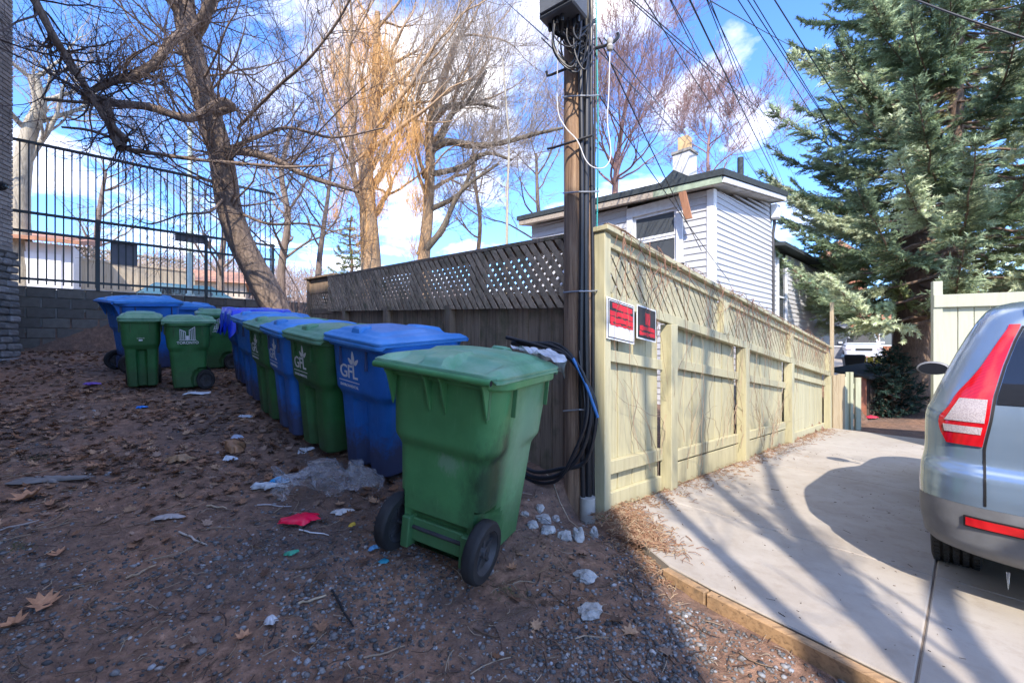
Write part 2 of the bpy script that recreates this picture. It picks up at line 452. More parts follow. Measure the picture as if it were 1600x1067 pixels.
# ------------------------------------------------------------------ dark weathered fence
M_df = wood('weathered_wood', (.27, .195, .135), (.10, .074, .053), (26, 26, 1.1), .55, .9, moss=(.085, .085, .04), bump=.7)
M_dl = wood('weathered_slat', (.44, .32, .215), (.18, .128, .09), (9, 9, 9), .45, .9, moss=(.09, .085, .04), bump=.6)
dfz = thing('weathered_fence', 'dark weathered wooden fence with overhanging diagonal lattice behind the bins', 'fence', A, SITE)
dz = lambda q: .046 * q
DT, DB = 2.205, 1.62
def qbar(q0, q1, x0, x1, za, zb, name='rail', k=.046, mat=None, bev=.003, kb=None):
    kb = k if kb is None else kb
    return MB().hexa([(x0, q0, za + k * q0), (x1, q0, za + k * q0), (x1, q1, za + k * q1), (x0, q1, za + k * q1),
                      (x0, q0, zb + kb * q0), (x1, q0, zb + kb * q0), (x1, q1, zb + kb * q1), (x0, q1, zb + kb * q1)]).obj(name, mat or M_df, dfz, bevel=bev)
qbar(.08, 5.7, -.06, .09, DT, DT + .035, 'cap_board')
qbar(.09, 5.68, .0, .04, DB + .06, DB + .15, 'rail')
qbar(.09, 5.68, .0, .04, DT - .10, DT - .004, 'rail')
q = .09; kboard = 0
while q < 5.65:
    w = rng.uniform(.135, .16); x, y = XY(0, q + w / 2); gz = ground(x - .1, y)
    ln = rng.uniform(-.006, .006)
    MB().hexa([(.012 + ln, q, gz - .1), (.034 + ln, q, gz - .1), (.034 + ln, q + w - .008, gz - .1), (.012 + ln, q + w - .008, gz - .1),
               (.012, q, DB + .10 + dz(q)), (.034, q, DB + .10 + dz(q)), (.034, q + w - .008, DB + .10 + dz(q + w)), (.012, q + w - .008, DB + .10 + dz(q + w))]).obj('board', M_df, dfz, bevel=.003)
    q += w
for pq in (.14, 1.95, 3.45, 4.9):
    x, y = XY(0, pq)
    qbar(pq, pq + .1, -.075, .008, ground(x, y) - .3, DB + .05 + dz(pq), 'post', 0, kb=0)
dpl = lambda s, z, y: Vector((y, s, z))
dj = [.12, 1.5, 2.75, 3.9, 4.85, 5.66]
for a, b in zip(dj[:-1], dj[1:]):
    lattice(dfz, M_dl, a + .003, b - .003, DB + .0, DT - .004, -.046, .054, .080, R(52), -.062, -.052, dpl)
    lattice(dfz, M_dl, a + .10, b - .10, DB + .10, DT - .10, -.046, .040, .066, R(-38), -.051, -.043, dpl)
for a, b in zip(dj[:-1], dj[1:]):
    qbar(a + .003, a + .12, -.043, -.001, DB + .05, DT - .01, 'lattice_frame'); qbar(b - .12, b - .003, -.043, -.001, DB + .05, DT - .01, 'lattice_frame')
# lower end panel, set back, with a framed lattice
qbar(5.75, 7.15, .12, .16, DB + .36, DT - .30 + .36, 'end_rail'); qbar(5.75, 7.15, .12, .16, DB - .04, DB + .06, 'end_rail')
qbar(7.10, 7.22, .08, .2, .4, DT + .1, 'post', .046)
qbar(5.7, 7.3, .05, .22, DT + .065, DT + .10, 'cap_board')
lattice(dfz, M_dl, 5.76, 7.1, DB + .05, DB + .37, -.046, .05, .085, R(50), .13, .138, dpl)
lattice(dfz, M_dl, 5.76, 7.1, DB + .05, DB + .37, -.046, .05, .085, R(-40), .139, .147, dpl)
q = 5.76
while q < 7.05:
    x, y = XY(0, q); MB().box(.13, .15, q, q + .14, ground(x, y) - .1, DB - .03 + dz(q)).obj('board', M_df, dfz, bevel=.003); q += .15

# ------------------------------------------------------------------ block wall and tall steel fence
M_blk = [plain('block_%s' % 'abc'[i], c, .95, .3, 5, .5, 70, .006) for i, c in enumerate([(.125, .115, .10), (.105, .096, .085), (.145, .133, .115)])]
S0 = -4.2
ox, oy = XY(S0, WALLQ)
bw = thing('block_wall', 'grey concrete block retaining wall below the tall steel fence', 'wall', (ox, oy, 0), SITE)
WT = 2.42
MB().box(-.3, 6.1, .03, .20, .6, WT - .03).obj('mortar_core', plain('mortar', (.24, .23, .21), .95, .3), bw)
BLK = {}
for cidx in range(8):
    z1 = WT - cidx * .203
    off = .205 * (cidx % 2)
    xx = -.25 - off
    while xx < 6.0:
        a, b = max(xx, -.25), xx + .40
        k = (rng.randrange(3), round(b - a, 2))
        if k not in BLK: BLK[k] = MB().box(0, b - a - .012, 0, .15, -.192, 0).mesh('block', bevel=.008); BLK[k].materials.append(M_blk[k[0]])
        o = link('block', BLK[k], bw); o.location = (a, rng.uniform(-.006, .004), z1); xx += .412
MB().box(-.3, 6.1, -.02, .22, WT, WT + .012).obj('mortar_top', plain('mortar_cap', (.55, .54, .52), .9, .2), bw)

M_st = plain('fence_steel', (.035, .05, .055), .5, .2, 20, .05, Metallic=.2)
sf = thing('steel_fence', 'tall dark teal steel picket fence on top of the block wall', 'fence', (ox, oy, WT), SITE)
sfl = MB()
FT = 2.84
rail_z = [.13, .145 + .70, 1.25 - .02, FT]
pk = MB().box(-.011, .011, -.011, .011, .06, FT - .002).mesh('picket'); pk.materials.append(M_st)
rm = []
for z, hgt in ((.16, .045), (1.09, .05), (1.46, .05), (FT, .05)):
    MB().box(-.25, 4.55, -.028, .028, z - hgt / 2, z + hgt / 2).obj('rail', M_st, sf)
x = -.16; i = 0
while x < 4.5:
    p = link('picket', pk, sf); p.location = (x, 0, 0); x += .118
ps = MB().box(-.032, .032, -.034, .034, 0, 1.5).mesh('fence_post'); ps.materials.append(M_st)
for x in (1.17, 3.05, 4.5): link('fence_post', ps, sf).location = (x, 0, 0)
MB().box(1.38, 1.80, .04, .05, .60, 1.12).obj('grey_panel', plain('panel_grey', (.20, .21, .24), .6, .15), sf)
MB().box(2.46, 3.05, .04, .05, 1.28, 1.44).obj('grey_panel', bpy.data.materials['panel_grey'], sf)

# ------------------------------------------------------------------ brick building at the left edge
M_br = [plain('pale_brick_%d' % i, c, .9, .2, 30, .4, 120, .004) for i, c in enumerate([(.30, .27, .245), (.26, .235, .215), (.335, .305, .28)])]
M_rs = [plain('rough_stone_%d' % i, c, .95, .4, 8, .8, 40, .02) for i, c in enumerate([(.16, .155, .15), (.11, .11, .11), (.21, .205, .205)])]
cx, cy = -8.47, 7.28
d = Vector((.30, -1.0, 0)).normalized()
lb = thing('brick_building', 'pale brick building with a rough stone base at the left edge', 'building', (cx, cy, 0), math.atan2(d.y, d.x))
# local x runs along the wall towards the camera, local -y... the wall face is at y = 0, body behind at y < 0
MB().box(.02, 9.0, -5.0, -.02, .4, 10.5).obj('wall', plain('brick_mortar', (.25, .235, .22), .95, .2), lb)
BR = {}
def brick(w, hgt, dep, mi, bank, tagn, x, y, z, bev=.004):
    k = (tagn, round(w, 2), mi)
    if k not in BR:
        BR[k] = MB().box(0, w, -dep, 0, 0, hgt).mesh(tagn, bevel=bev); BR[k].materials.append(bank[mi])
    o = link(tagn, BR[k], lb); o.location = (x, y, z); return o
z = 2.86; r_ = 0
while z < 9.3:
    brick(.205 if r_ % 2 else .098, .063, .05, rng.randrange(3), M_br, 'brick', 0, rng.uniform(-.002, .003), z)
    xx = .215 if r_ % 2 else .108
    while xx < .75: brick(.205, .063, .05, rng.randrange(3), M_br, 'brick', xx, rng.uniform(-.002, .003), z); xx += .217
    z += .075; r_ += 1
z = .85; r_ = 0
while z < 2.8:
    xx = -.06; 
    while xx < .8:
        w = rng.choice((.16, .22, .28)); mi = rng.randrange(3)
        b_ = rng.uniform(.03, .08) + max(0, 1.4 - z) * .12
        o = brick(w, .105, .2, mi, M_rs, 'stone', xx, b_, z, .022); o.rotation_euler = (rng.uniform(-.05, .05), 0, rng.uniform(-.08, .08)); xx += w + .012
    z += .118; r_ += 1
MB().box(-.03, 9.0, -.5, .05, 2.80, 2.855).obj('sill_band', plain('dark_band', (.06, .055, .05), .9), lb)
dm = thing('security_camera', 'small black dome camera on the brick wall at the left edge', 'camera', W(2, 291, 7.05))
MB().lathe([(.001, .075), (.05, .06), (.068, .02), (.07, -.02), (.05, -.05), (.001, -.055)], 16, 'x').obj('housing', plain('camera_black', (.012, .012, .014), .25, .1, bump=0), dm, smooth=True)
MB().lathe([(.001, .1), (.03, .095), (.04, .07)], 12, 'x').obj('lens', glass('camera_lens'), dm, smooth=True)
# ------------------------------------------------------------------ white sided house behind the green fence
M_sid = wood('white_siding', (.53, .54, .565), (.44, .45, .475), (1.2, 20, 20), .08, .55, bump=.12)
M_trim = plain('white_trim', (.74, .75, .76), .5, .1, 12, .1)
M_roof = plain('dark_roof_edge', (.035, .045, .05), .8, .4, 20, .4)
M_old = wood('bare_fascia', (.42, .36, .29), (.17, .12, .085), (2, 20, 20), .3)
HC = Vector((3.37, 7.2, 0)); HL = Vector((-.925, 1, 0)).normalized(); HR = U.copy()
hs = thing('sided_house', 'small white clapboard house with peeling eaves behind the green fence', 'house', HC)
def hp(d, along, outw, z):      # point on a wall plane: along the wall, outwards from it
    n = Vector((-d.y, d.x, 0)) if d is HL else Vector((d.y, -d.x, 0))
    return d * along + n * outw + Vector((0, 0, z))
def hbox(d, a0, a1, o0, o1, z0, z1, z0b=None, z1b=None):
    z0b = z0 if z0b is None else z0b; z1b = z1 if z1b is None else z1b
    return [hp(d, a0, o0, z0), hp(d, a1, o0, z0b), hp(d, a1, o1, z0b), hp(d, a0, o1, z0), hp(d, a0, o0, z1), hp(d, a1, o0, z1b), hp(d, a1, o1, z1b), hp(d, a0, o1, z1)]
LW, RW1, RW2 = 4.25, 3.1, 9.2
RB, SL, SR = 3.90, .055, .145
zl = lambda a: RB + SL * a; zr = lambda a: RB + SR * a
core = MB()
core.hexa([hp(HL, .05, -.05, -.6) , HL * LW + HR * .05 + Vector((0,0,-.6)), HL * LW + HR * RW1 + Vector((0,0,-.6)), HR * RW1 + HL * .05 + Vector((0,0,-.6)),
           HL * .05 + HR * .05 + Vector((0,0,RB - .02)), HL * LW + HR * .05 + Vector((0,0,zl(LW) - .02)), HL * LW + HR * RW1 + Vector((0,0,zl(LW) + SR * RW1 - .02)), HR * RW1 + HL * .05 + Vector((0,0,zr(RW1) - .02))])
core.hexa([HR * RW1 + HL * .1 + Vector((0,0,-.9)), HR * RW2 + HL * .1 + Vector((0,0,-.9)), HR * RW2 + HL * 3.5 + Vector((0,0,-.9)), HR * RW1 + HL * 3.5 + Vector((0,0,-.9)),
           HR * RW1 + HL * .1 + Vector((0,0,3.3)), HR * RW2 + HL * .1 + Vector((0,0,3.3)), HR * RW2 + HL * 3.5 + Vector((0,0,3.3)), HR * RW1 + HL * 3.5 + Vector((0,0,3.3))])
core.obj('wall', plain('wall_core', (.2, .2, .2), .9, .1), hs)
# the openings
win = (.63, 1.50, 2.86, 3.74)          # window and casing on the left wall: a0,a1,z0,z1
win2 = (3.75, 4.35, 1.55, 3.2)         # on the right wall
def siding(d, a0, a1, z0, ztop, o, step, holes):
    z = z0; k = 0
    while z < max(ztop(a0), ztop(a1)) - .02:
        e = z + step
        segs = [(a0, a1)]
        for (h0, h1, hz0, hz1) in holes:
            if e > hz0 and z < hz1:
                segs = [s for (x0, x1) in segs for s in ((x0, min(x1, h0)), (max(x0, h1), x1)) if s[1] - s[0] > .02]
        for (x0, x1) in segs:
            # top may be cut by the sloping eave
            lim = [min(e, ztop(x0)), min(e, ztop(x1))]
            if max(lim) <= z + .01: continue
            if min(lim) <= z + .01:
                # shorten to where the eave allows
                sl = (ztop(x1) - ztop(x0)) / (x1 - x0); xc = x0 + (z + .015 - ztop(x0)) / sl
                if sl > 0: x0 = xc
                else: x1 = xc
                lim = [min(e, ztop(x0)), min(e, ztop(x1))]
            j = rng.uniform(-.001, .001)
            p = [hp(d, x0, o + .022 + j, z), hp(d, x1, o + .022 + j, z), hp(d, x1, o - .012, z), hp(d, x0, o - .012, z),
                 hp(d, x0, o + .006, lim[0] + .002), hp(d, x1, o + .006, lim[1] + .002), hp(d, x1, o - .012, lim[1] + .002), hp(d, x0, o - .012, lim[0] + .002)]
            MB().hexa(p).obj('siding_board', M_sid, hs)
        z = e; k += 1
siding(HL, .09, LW, -.2, zl, 0, .118, [(win[0] - .14, win[1] + .14, win[2] - .12, win[3] + .2)])
siding(HR, .09, RW1, -.2, zr, 0, .103, [])
siding(HR, RW1 + .07, RW2, -.2, lambda a: 3.42, -.06, .108, [(win2[0] - .08, win2[1] + .08, win2[2] - .08, win2[3] + .3)])
MB().hexa(hbox(HL, -.03, .085, -.03, .035, -.3, RB)).obj('corner_board', M_trim, hs)
MB().hexa(hbox(HR, -.005, .085, -.03, .034, -.3, RB + .005)).obj('corner_board', M_trim, hs)
MB().hexa(hbox(HR, RW2 - .02, RW2 + .08, -.1, .0, -.5, 3.4)).obj('corner_board', M_trim, hs)
# left window: casing, sashes, panes
wf = MB()
M_glass = glass('window_glass', (.075, .085, .095), .06)
a0, a1, z0, z1 = win
wf.hexa(hbox(HL, a0 - .13, a0 - .005, -.02, .04, z0 - .08, z1)); wf.hexa(hbox(HL, a1 + .005, a1 + .13, -.02, .04, z0 - .08, z1))
wf.hexa(hbox(HL, a0 - .13, a1 + .13, -.02, .043, z1 + .003, z1 + .19)); wf.hexa(hbox(HL, a0 - .16, a1 + .16, -.02, .075, z0 - .13, z0 - .083))
wfo = wf.obj('window', M_trim, hs, bevel=.004)
zm = z0 + (z1 - z0) * .46
for (zz0, zz1, dep) in ((z0 - .08, zm, -.012), (zm + .002, z1, -.0)):
    s = MB(); t_ = .05
    s.hexa(hbox(HL, a0, a0 + t_, dep - .03, dep, zz0, zz1)); s.hexa(hbox(HL, a1 - t_, a1, dep - .03, dep, zz0, zz1))
    s.hexa(hbox(HL, a0 + t_, a1 - t_, dep - .03, dep, zz0, zz0 + t_)); s.hexa(hbox(HL, a0 + t_, a1 - t_, dep - .03, dep, zz1 - t_, zz1))
    s.obj('sash', M_trim, wfo, bevel=.003)
    MB().hexa(hbox(HL, a0 + t_, a1 - t_, dep - .022, dep - .016, zz0 + t_, zz1 - t_)).obj('pane', M_glass, wfo)
# narrow window on the right wall
a0, a1, z0, z1 = win2
w2 = MB()
w2.hexa(hbox(HR, a0 - .08, a0, -.1, -.015, z0, z1)); w2.hexa(hbox(HR, a1, a1 + .08, -.1, -.015, z0, z1)); w2.hexa(hbox(HR, a0 - .08, a1 + .08, -.1, -.012, z1, z1 + .1))
w2.hexa(hbox(HR, a0 - .12, a1 + .12, -.1, .03, z0 - .06, z0 - .003)); w2.hexa(hbox(HR, a0, a1, -.1, -.03, (z0 + z1) / 2 - .02, (z0 + z1) / 2 + .02))
w2o = w2.obj('window', M_trim, hs, bevel=.003)
for zz0, zz1 in ((z0, (z0 + z1) / 2 - .021), ((z0 + z1) / 2 + .021, z1)):
    MB().hexa(hbox(HR, a0 + .001, a1 - .001, -.098, -.055, zz0, zz1)).obj('pane', M_glass, w2o)
# roof: thin dark slab with soffit and fascia, rising to the right
rf = MB()
def rpt(a, r, z): return HL * a + HR * r + Vector((0, 0, z))
ov = .26
def rslab(z0, z1, e0, l1=LW + .25, r1=RW1 + .16):
    p = []
    for dzz in (z0, z1):
        for (a, r) in ((-e0, -e0), (l1, -e0), (l1, r1), (-e0, r1)):
            p.append(rpt(a, r, dzz + RB + SL * max(a, 0) + SR * max(r, 0)))
    return p
rf.hexa(rslab(.10, .205, ov + .02)); roof = rf.obj('roof', M_roof, hs)
MB().hexa(rslab(.0, .096, ov - .06)).obj('soffit', plain('soffit_paint', (.50, .49, .46), .8, .35, 4), hs)
# peeling fascia boards on the left eave, white fascia on the right
for (x0, x1, m) in ((-.24, .95, plain('green_fascia', (.30, .36, .26), .8, .5, 4)), (.953, 2.4, M_old), (2.403, LW + .2, M_old)):
    ea, eb = RB + SL * max(x0, 0), RB + SL * max(x1, 0)
    MB().hexa([rpt(x0, -ov, ea - .01), rpt(x1, -ov, eb - .01), rpt(x1, -ov + .03, eb - .01), rpt(x0, -ov + .03, ea - .01), rpt(x0, -ov, ea + .095), rpt(x1, -ov, eb + .095), rpt(x1, -ov + .03, eb + .095), rpt(x0, -ov + .03, ea + .095)]).obj('fascia', m, hs)
ec = zr(RW1 + .1)
MB().hexa([rpt(-ov, -.2, RB + .01), rpt(-ov, RW1 + .1, ec + .01), rpt(-ov + .03, RW1 + .1, ec + .01), rpt(-ov + .03, -.2, RB + .01), rpt(-ov, -.2, RB + .095), rpt(-ov, RW1 + .1, ec + .095), rpt(-ov + .03, RW1 + .1, ec + .095), rpt(-ov + .03, -.2, RB + .095)]).obj('fascia', M_trim, hs)
MB().hexa([rpt(-.22, RW1 + .2, 3.44), rpt(-.22, RW2 + .2, 3.44), rpt(3.6, RW2 + .2, 3.9), rpt(3.6, RW1 + .2, 3.9), rpt(-.22, RW1 + .2, 3.52), rpt(-.22, RW2 + .2, 3.52), rpt(3.6, RW2 + .2, 3.98), rpt(3.6, RW1 + .2, 3.98)]).obj('roof', M_roof, hs)
# loose board hanging off the eave
p0, p1 = W(1066, 300, 7.30) - HC, W(1076, 342, 7.25) - HC
dd = (p1 - p0).normalized(); sd = HL * .06; td = Vector((-HL.y, HL.x, 0)) * .02
MB().hexa([p1 - sd - td, p1 + sd - td, p1 + sd + td, p1 - sd + td, p0 - sd - td, p0 + sd - td, p0 + sd + td, p0 - sd + td]).obj('loose_board', wood('rusty_board', (.33, .16, .09), (.16, .07, .04), (20, 20, 2)), hs)
# downspout where the two wings meet, scupper box
MB().tube([hp(HR, RW1 + .02, .05, 4.3), hp(HR, RW1 + .02, .06, 3.9), hp(HR, RW1 + .03, .03, 3.7), hp(HR, RW1 + .03, .03, .2)], .032, 8).obj('downspout', plain('pipe_dark', (.05, .05, .055), .6), hs, smooth=True)
MB().hexa(hbox(HR, RW1 - .16, RW1 + .05, .03, .17, 3.98, 4.28)).obj('gutter_box', M_trim, hs, bevel=.02)
MB().lathe([(.04, 0), (.055, .03), (.04, .06)], 10, 'y').obj('vent', M_roof, hs).location = hp(HL, 1.98, .02, 3.66)
# chimney, flue and vent pipe on the roof
ch = MB(); c0 = W(1070, 268, 9.6) - HC; dl = HL * .22; dr = HR * .22
def cbox(c, e, z0, z1): return [c - dl * e - dr * e + Vector((0,0,z0)), c - dl * e + dr * e + Vector((0,0,z0)), c + dl * e + dr * e + Vector((0,0,z0)), c + dl * e - dr * e + Vector((0,0,z0)), c - dl * e - dr * e + Vector((0,0,z1)), c - dl * e + dr * e + Vector((0,0,z1)), c + dl * e + dr * e + Vector((0,0,z1)), c + dl * e - dr * e + Vector((0,0,z1))]
ch.hexa(cbox(c0, .86, -.8, .36)); cho = ch.obj('chimney', plain('chimney_paint', (.62, .60, .56), .8, .2, 6), hs)
MB().hexa(cbox(c0, .98, .362, .42)).obj('chimney_cap', plain('chimney_cap', (.30, .28, .25), .9), cho)
MB().hexa(cbox(c0, .5, .422, .75)).obj('flue', plain('clay_flue', (.60, .40, .20), .8), cho)
pv = W(1157, 290, 9.6) - HC
MB().lathe([(.065, -.3), (.065, .62), (.05, .62)], 12, 'z', pv, True).obj('vent_pipe', M_roof, hs, smooth=True)
dm0 = W(1052, 274, 9.3) - HC
MB().prism([dm0 + HL * .35 + Vector((0,0,-.12)), dm0 - HL * .35 + Vector((0,0,-.12)), dm0 + Vector((0, 0, .12))], HR * .5).obj('roof_peak', M_roof, hs)

# ------------------------------------------------------------------ utility pole with its gear
PX, PY = .565, 3.55
t = NT('pole_wood'); v = t.coord((9, 9, .5)); g = t.noise(v, 3.2, 9, .7, .5); g2 = t.noise(t.coord((30, 30, 1.2)), 2.4, 5, .6)
c = t.ramp(g, [(.28, (.09, .055, .036)), (.45, (.24, .148, .092)), (.6, (.37, .24, .15)), (.76, (.50, .37, .255))])
c = t.mix(t.ramp(g2, [(.60, 0.0), (.70, .85)]), c, (.05, .03, .02))
c = t.mix(t.ramp(t.noise(t.coord((1, 1, .4)), 2.4, 6), [(.5, 0.0), (.7, .6)]), c, (.17, .14, .115))
t.bump(t.math('ADD', g, g2), .8, .012); M_pole = t.out(c, .88)
up = thing('utility_pole', 'brown wooden utility pole with black cables down one side', 'utility pole', (PX, PY, ground(PX, PY)))
rings = []
for k in range(70):
    z = -.3 + k * .125; r = .132 - .0035 * z; ring = []
    for i in range(28):
        a = 2 * PI * i / 28; rr = r * (1 + .035 * noise.noise(Vector((math.cos(a) * 2.2, math.sin(a) * 2.2, z * .5))) + .02 * noise.noise(Vector((math.cos(a) * 6, math.sin(a) * 6, z * .8))))
        ring.append((rr * math.cos(a) - .004 * z, rr * math.sin(a), z))
    rings.append(ring)
MB().loft(rings).obj('pole', M_pole, up, smooth=True)
M_cab = plain('black_cable', (.012, .013, .016), .38, .2, 30, .05); M_cab2 = plain('grey_cable', (.035, .037, .04), .5, .2)
M_teal = plain('teal_wire', (.02, .30, .30), .5, .2); M_wht = plain('white_cord', (.66, .66, .66), .6, .1)
M_gray = plain('grey_conduit', (.36, .35, .32), .7, .25, 5); M_galv = plain('galvanised', (.34, .36, .38), .45, .2, Metallic=.6)
def lp(px, py, Y): return W(px, py, Y) - up.location
# vertical conduits on the right side of the pole (front right), all real tubes
for (px, y0, y1, r, m, n, Y) in ((909, -60, 800, .020, M_cab, 'conduit', 3.40), (917, -60, 800, .027, M_cab, 'conduit', 3.42), (926, -60, 812, .017, M_cab, 'cable', 3.45), (931, 40, 705, .009, M_cab, 'cable', 3.46), (934.5, 0, 560, .006, M_teal, 'wire', 3.47)):
    pts = []
    for k in range(14):
        f = k / 13; yy = lerp(y0, y1, f)
        pts.append(lp(px + 1.2 * math.sin(f * 9 + px) + (2.0 if yy > 560 else 0) * (yy - 560) / 240 - (1 - f) * 2, yy, Y))
    MB().tube(pts, r, 10).obj(n, m, up, smooth=True)
for yy in (150, 300, 455, 640):
    MB().tube([lp(880, yy + 2, 3.5), lp(905, yy, 3.378), lp(922, yy, 3.385), lp(936, yy - 1, 3.44)], .006, 6).obj('strap', M_galv, up)
MB().tube([lp(918, 845, 3.40), lp(918, 776, 3.40)], .062, 14).obj('conduit_guard', M_gray, up, smooth=True)
# coil of spare cable beside the pole
def loop(cxp, cyp, rx, ry, Y0, r, n=36, ph=0, a0=0, a1=2 * PI, dY=.0):
    return [lp(cxp + rx * math.cos(lerp(a0, a1, k / n)) , cyp + ry * math.sin(lerp(a0, a1, k / n)), Y0 + dY * math.sin(lerp(a0, a1, k / n) * 1.0 + ph)) for k in range(n + 1)]
coil = thing('cable_coil', 'loops of thick black spare cable hanging on the wooden pole', 'cable', up.location)
for (ex, r, Y, n) in ((0, .018, 3.33, 0), (7, .014, 3.30, 1), (-9, .016, 3.36, 2)):
    pts = [lp(800 + ex, 536 + ex, 3.62), lp(862 + ex, 540 - ex * .4, 3.45), lp(900 + ex, 570 + ex, Y), lp(921 - ex * .5, 615, Y), lp(922 - ex, 660, Y - .02), lp(905 - ex, 712 - ex, Y), lp(872, 742 + ex, Y + .06), lp(836, 746 + ex, 3.55), lp(806, 730 + ex, 3.68)]
    MB().tube(catmull(pts, 6), r, 10).obj('cable_loop', M_cab, coil, smooth=True)
MB().tube(catmull([lp(895, 560, 3.32), lp(915, 600, 3.29), lp(934, 652, 3.30)], 5), .012, 8).obj('blue_cable', plain('blue_cable', (.03, .16, .42), .4), coil, smooth=True)
MB().tube(catmull([lp(905, 548, 3.36), lp(914, 640, 3.30), lp(903, 700, 3.32), lp(885, 735, 3.36)], 6), .006, 6).obj('cable_loop', M_cab2, coil, smooth=True)
# junction box at the top, with drooping wires
bx = thing('junction_box', 'grey metal junction box mounted high on the wooden pole', 'box', W(880, 2, 3.25))
b0 = MB(); ang = R(-38); ca_, sa_ = math.cos(ang), math.sin(ang)
def rb(x, y, z): return (x * ca_ - y * sa_, x * sa_ + y * ca_, z)
b0.hexa([rb(*p) for p in ((-.15, -.11, -.14), (.15, -.11, -.14), (.15, .11, -.14), (-.15, .11, -.14), (-.15, -.11, .40), (.15, -.11, .40), (.15, .11, .40), (-.15, .11, .40))])
b0.obj('housing', plain('box_grey', (.085, .095, .11), .5, .2), bx, bevel=.012)
b0 = MB(); b0.hexa([rb(*p) for p in ((-.135, -.125, -.115), (.135, -.125, -.115), (.135, -.112, -.115), (-.135, -.112, -.115), (-.135, -.125, .39), (.135, -.125, .39), (.135, -.112, .39), (-.135, -.112, .39))])
b0.obj('door', plain('box_door', (.10, .11, .125), .45, .2), bx, bevel=.008)
for k in range(6):
    MB().lathe([(.012, -.19), (.016, -.17), (.016, -.14)], 8, 'z', rb(-.11 + .044 * k, rng.uniform(-.05, .05), 0), True).obj('cable_gland', M_cab, bx)
for k in range(17):
    x0 = rng.uniform(862, 900); x1 = rng.uniform(902, 926); dp = rng.uniform(60, 112); yv = rng.uniform(3.16, 3.36)
    pts = [lp(x0, 24, 3.24), lp(x0 + rng.uniform(-4, 4), lerp(30, dp, .6), yv), lp(lerp(x0, x1, .45), dp, yv - .02), lp(lerp(x0, x1, .8), dp - 8, yv), lp(x1, rng.uniform(20, 70), 3.36), lp(x1, rng.uniform(-40, 10), 3.38)]
    MB().tube(catmull(pts, 5), rng.choice((.0055, .007, .009)), 6).obj('wire', M_cab if k % 4 else M_cab2, up, smooth=True)
for k in range(5):
    y0 = rng.uniform(20, 90)
    pts = [lp(930, y0, 3.38), lp(900, y0 + 12 + 5 * k, 3.30), lp(872, y0 + 4, 3.36), lp(880, y0 - 15, 3.44)]
    MB().tube(catmull(pts, 5), .006, 6).obj('wire', M_cab, up, smooth=True)
MB().tube([lp(884, 108, 3.48), lp(862, 117, 3.46), lp(855, 119, 3.46), lp(854, 112, 3.46)], .011, 8).obj('hook', M_cab, up, smooth=True)
MB().tube(catmull([lp(925, 212, 3.36), lp(890, 223, 3.38), lp(868, 230, 3.44), lp(855, 233, 3.47)], 4), .010, 8).obj('step_bracket', M_cab, up, smooth=True)
MB().tube(catmull([lp(930, 76, 3.42), lp(945, 72, 3.40), lp(958, 66, 3.38), lp(966, 58, 3.38), lp(965, 52, 3.38)], 4), .013, 8).obj('insulator_bracket', M_cab, up, smooth=True)
MB().lathe([(.001, .05), (.02, .045), (.026, .02), (.018, .0), (.028, -.02), (.02, -.045), (.001, -.05)], 12, 'z', lp(953, 70, 3.36)).obj('insulator', M_gray, up, smooth=True)
MB().tube(catmull([lp(953, 82, 3.36), lp(951, 150, 3.36), lp(949, 190, 3.36), lp(954, 230, 3.36), lp(953, 250, 3.36), lp(944, 262, 3.35), lp(928, 262, 3.32), lp(915, 250, 3.33), lp(902, 220, 3.35), lp(882, 197, 3.4), lp(871, 165, 3.42), lp(872, 60, 3.30)], 6), .0042, 6).obj('white_cord', M_wht, up, smooth=True)
MB().tube(catmull([lp(935, 165, 3.45), lp(934, 300, 3.46), lp(933, 330, 3.46)], 4), .004, 5).obj('teal_wire', M_teal, up)

# ------------------------------------------------------------------ overhead lines: straight spans with a little sag, from the pole top to far poles
def span(ax, ay, Ya, bx_, by, Yb, r, sag, label, n=26):
    a, b = W(ax, ay, Ya), W(bx_, by, Yb)
    pts = [a.lerp(b, k / n) - Vector((0, 0, sag * 4 * (k / n) * (1 - k / n))) for k in range(n + 1)]
    ob = MB().tube([p - a for p in pts], r, 6).obj('overhead_cable', M_cab, None, smooth=True); ob.location = a
    tag(ob, label, 'cable', 'overhead cables')
def ext(x0, y0, x1, y1, y):      # extend the picture line to another height
    return x0 + (x1 - x0) * (y - y0) / (y1 - y0)
E = [((1010, 0), (1189, 280), .013, 'thin overhead cable first of the steep bunch right of the pole'),
     ((1049, 0), (1189, 282), .010, 'overhead cable crossing the thin one above the chimney'),
     ((1051, 0), (1207, 280), .010, 'overhead cable passing just left of the roof vent pipe'),
     ((1080, 0), (1215, 278), .019, 'thickest twisted overhead cable in the middle of the bunch'),
     ((1106, 0), (1216, 276), .010, 'overhead cable close on the right of the thickest one'),
     ((1111, 0), (1219, 270), .010, 'overhead cable ending at the left tips of the spruce'),
     ((1112, 8), (1207, 202), .009, 'overhead cable leaving the bunch towards the spruce tips'),
     ((1156, 0), (1280, 190), .010, 'overhead cable across the open blue sky left of the spruce'),
     ((1171, 0), (1280, 166), .010, 'left one of two close overhead cables before the spruce'),
     ((1180, 0), (1282, 166), .010, 'right one of two close overhead cables before the spruce'),
     ((1213, 0), (1280, 105), .013, 'rightmost steep overhead cable crossing the spruce branches')]
for (x0, y0), (x1, y1), r, lb_ in E:
    far = 420 if x0 > 1150 else 330
    span(ext(x0, y0, x1, y1, -300), -300, 3.9, ext(x0, y0, x1, y1, far), far, 26, r * .72, .12, lb_)
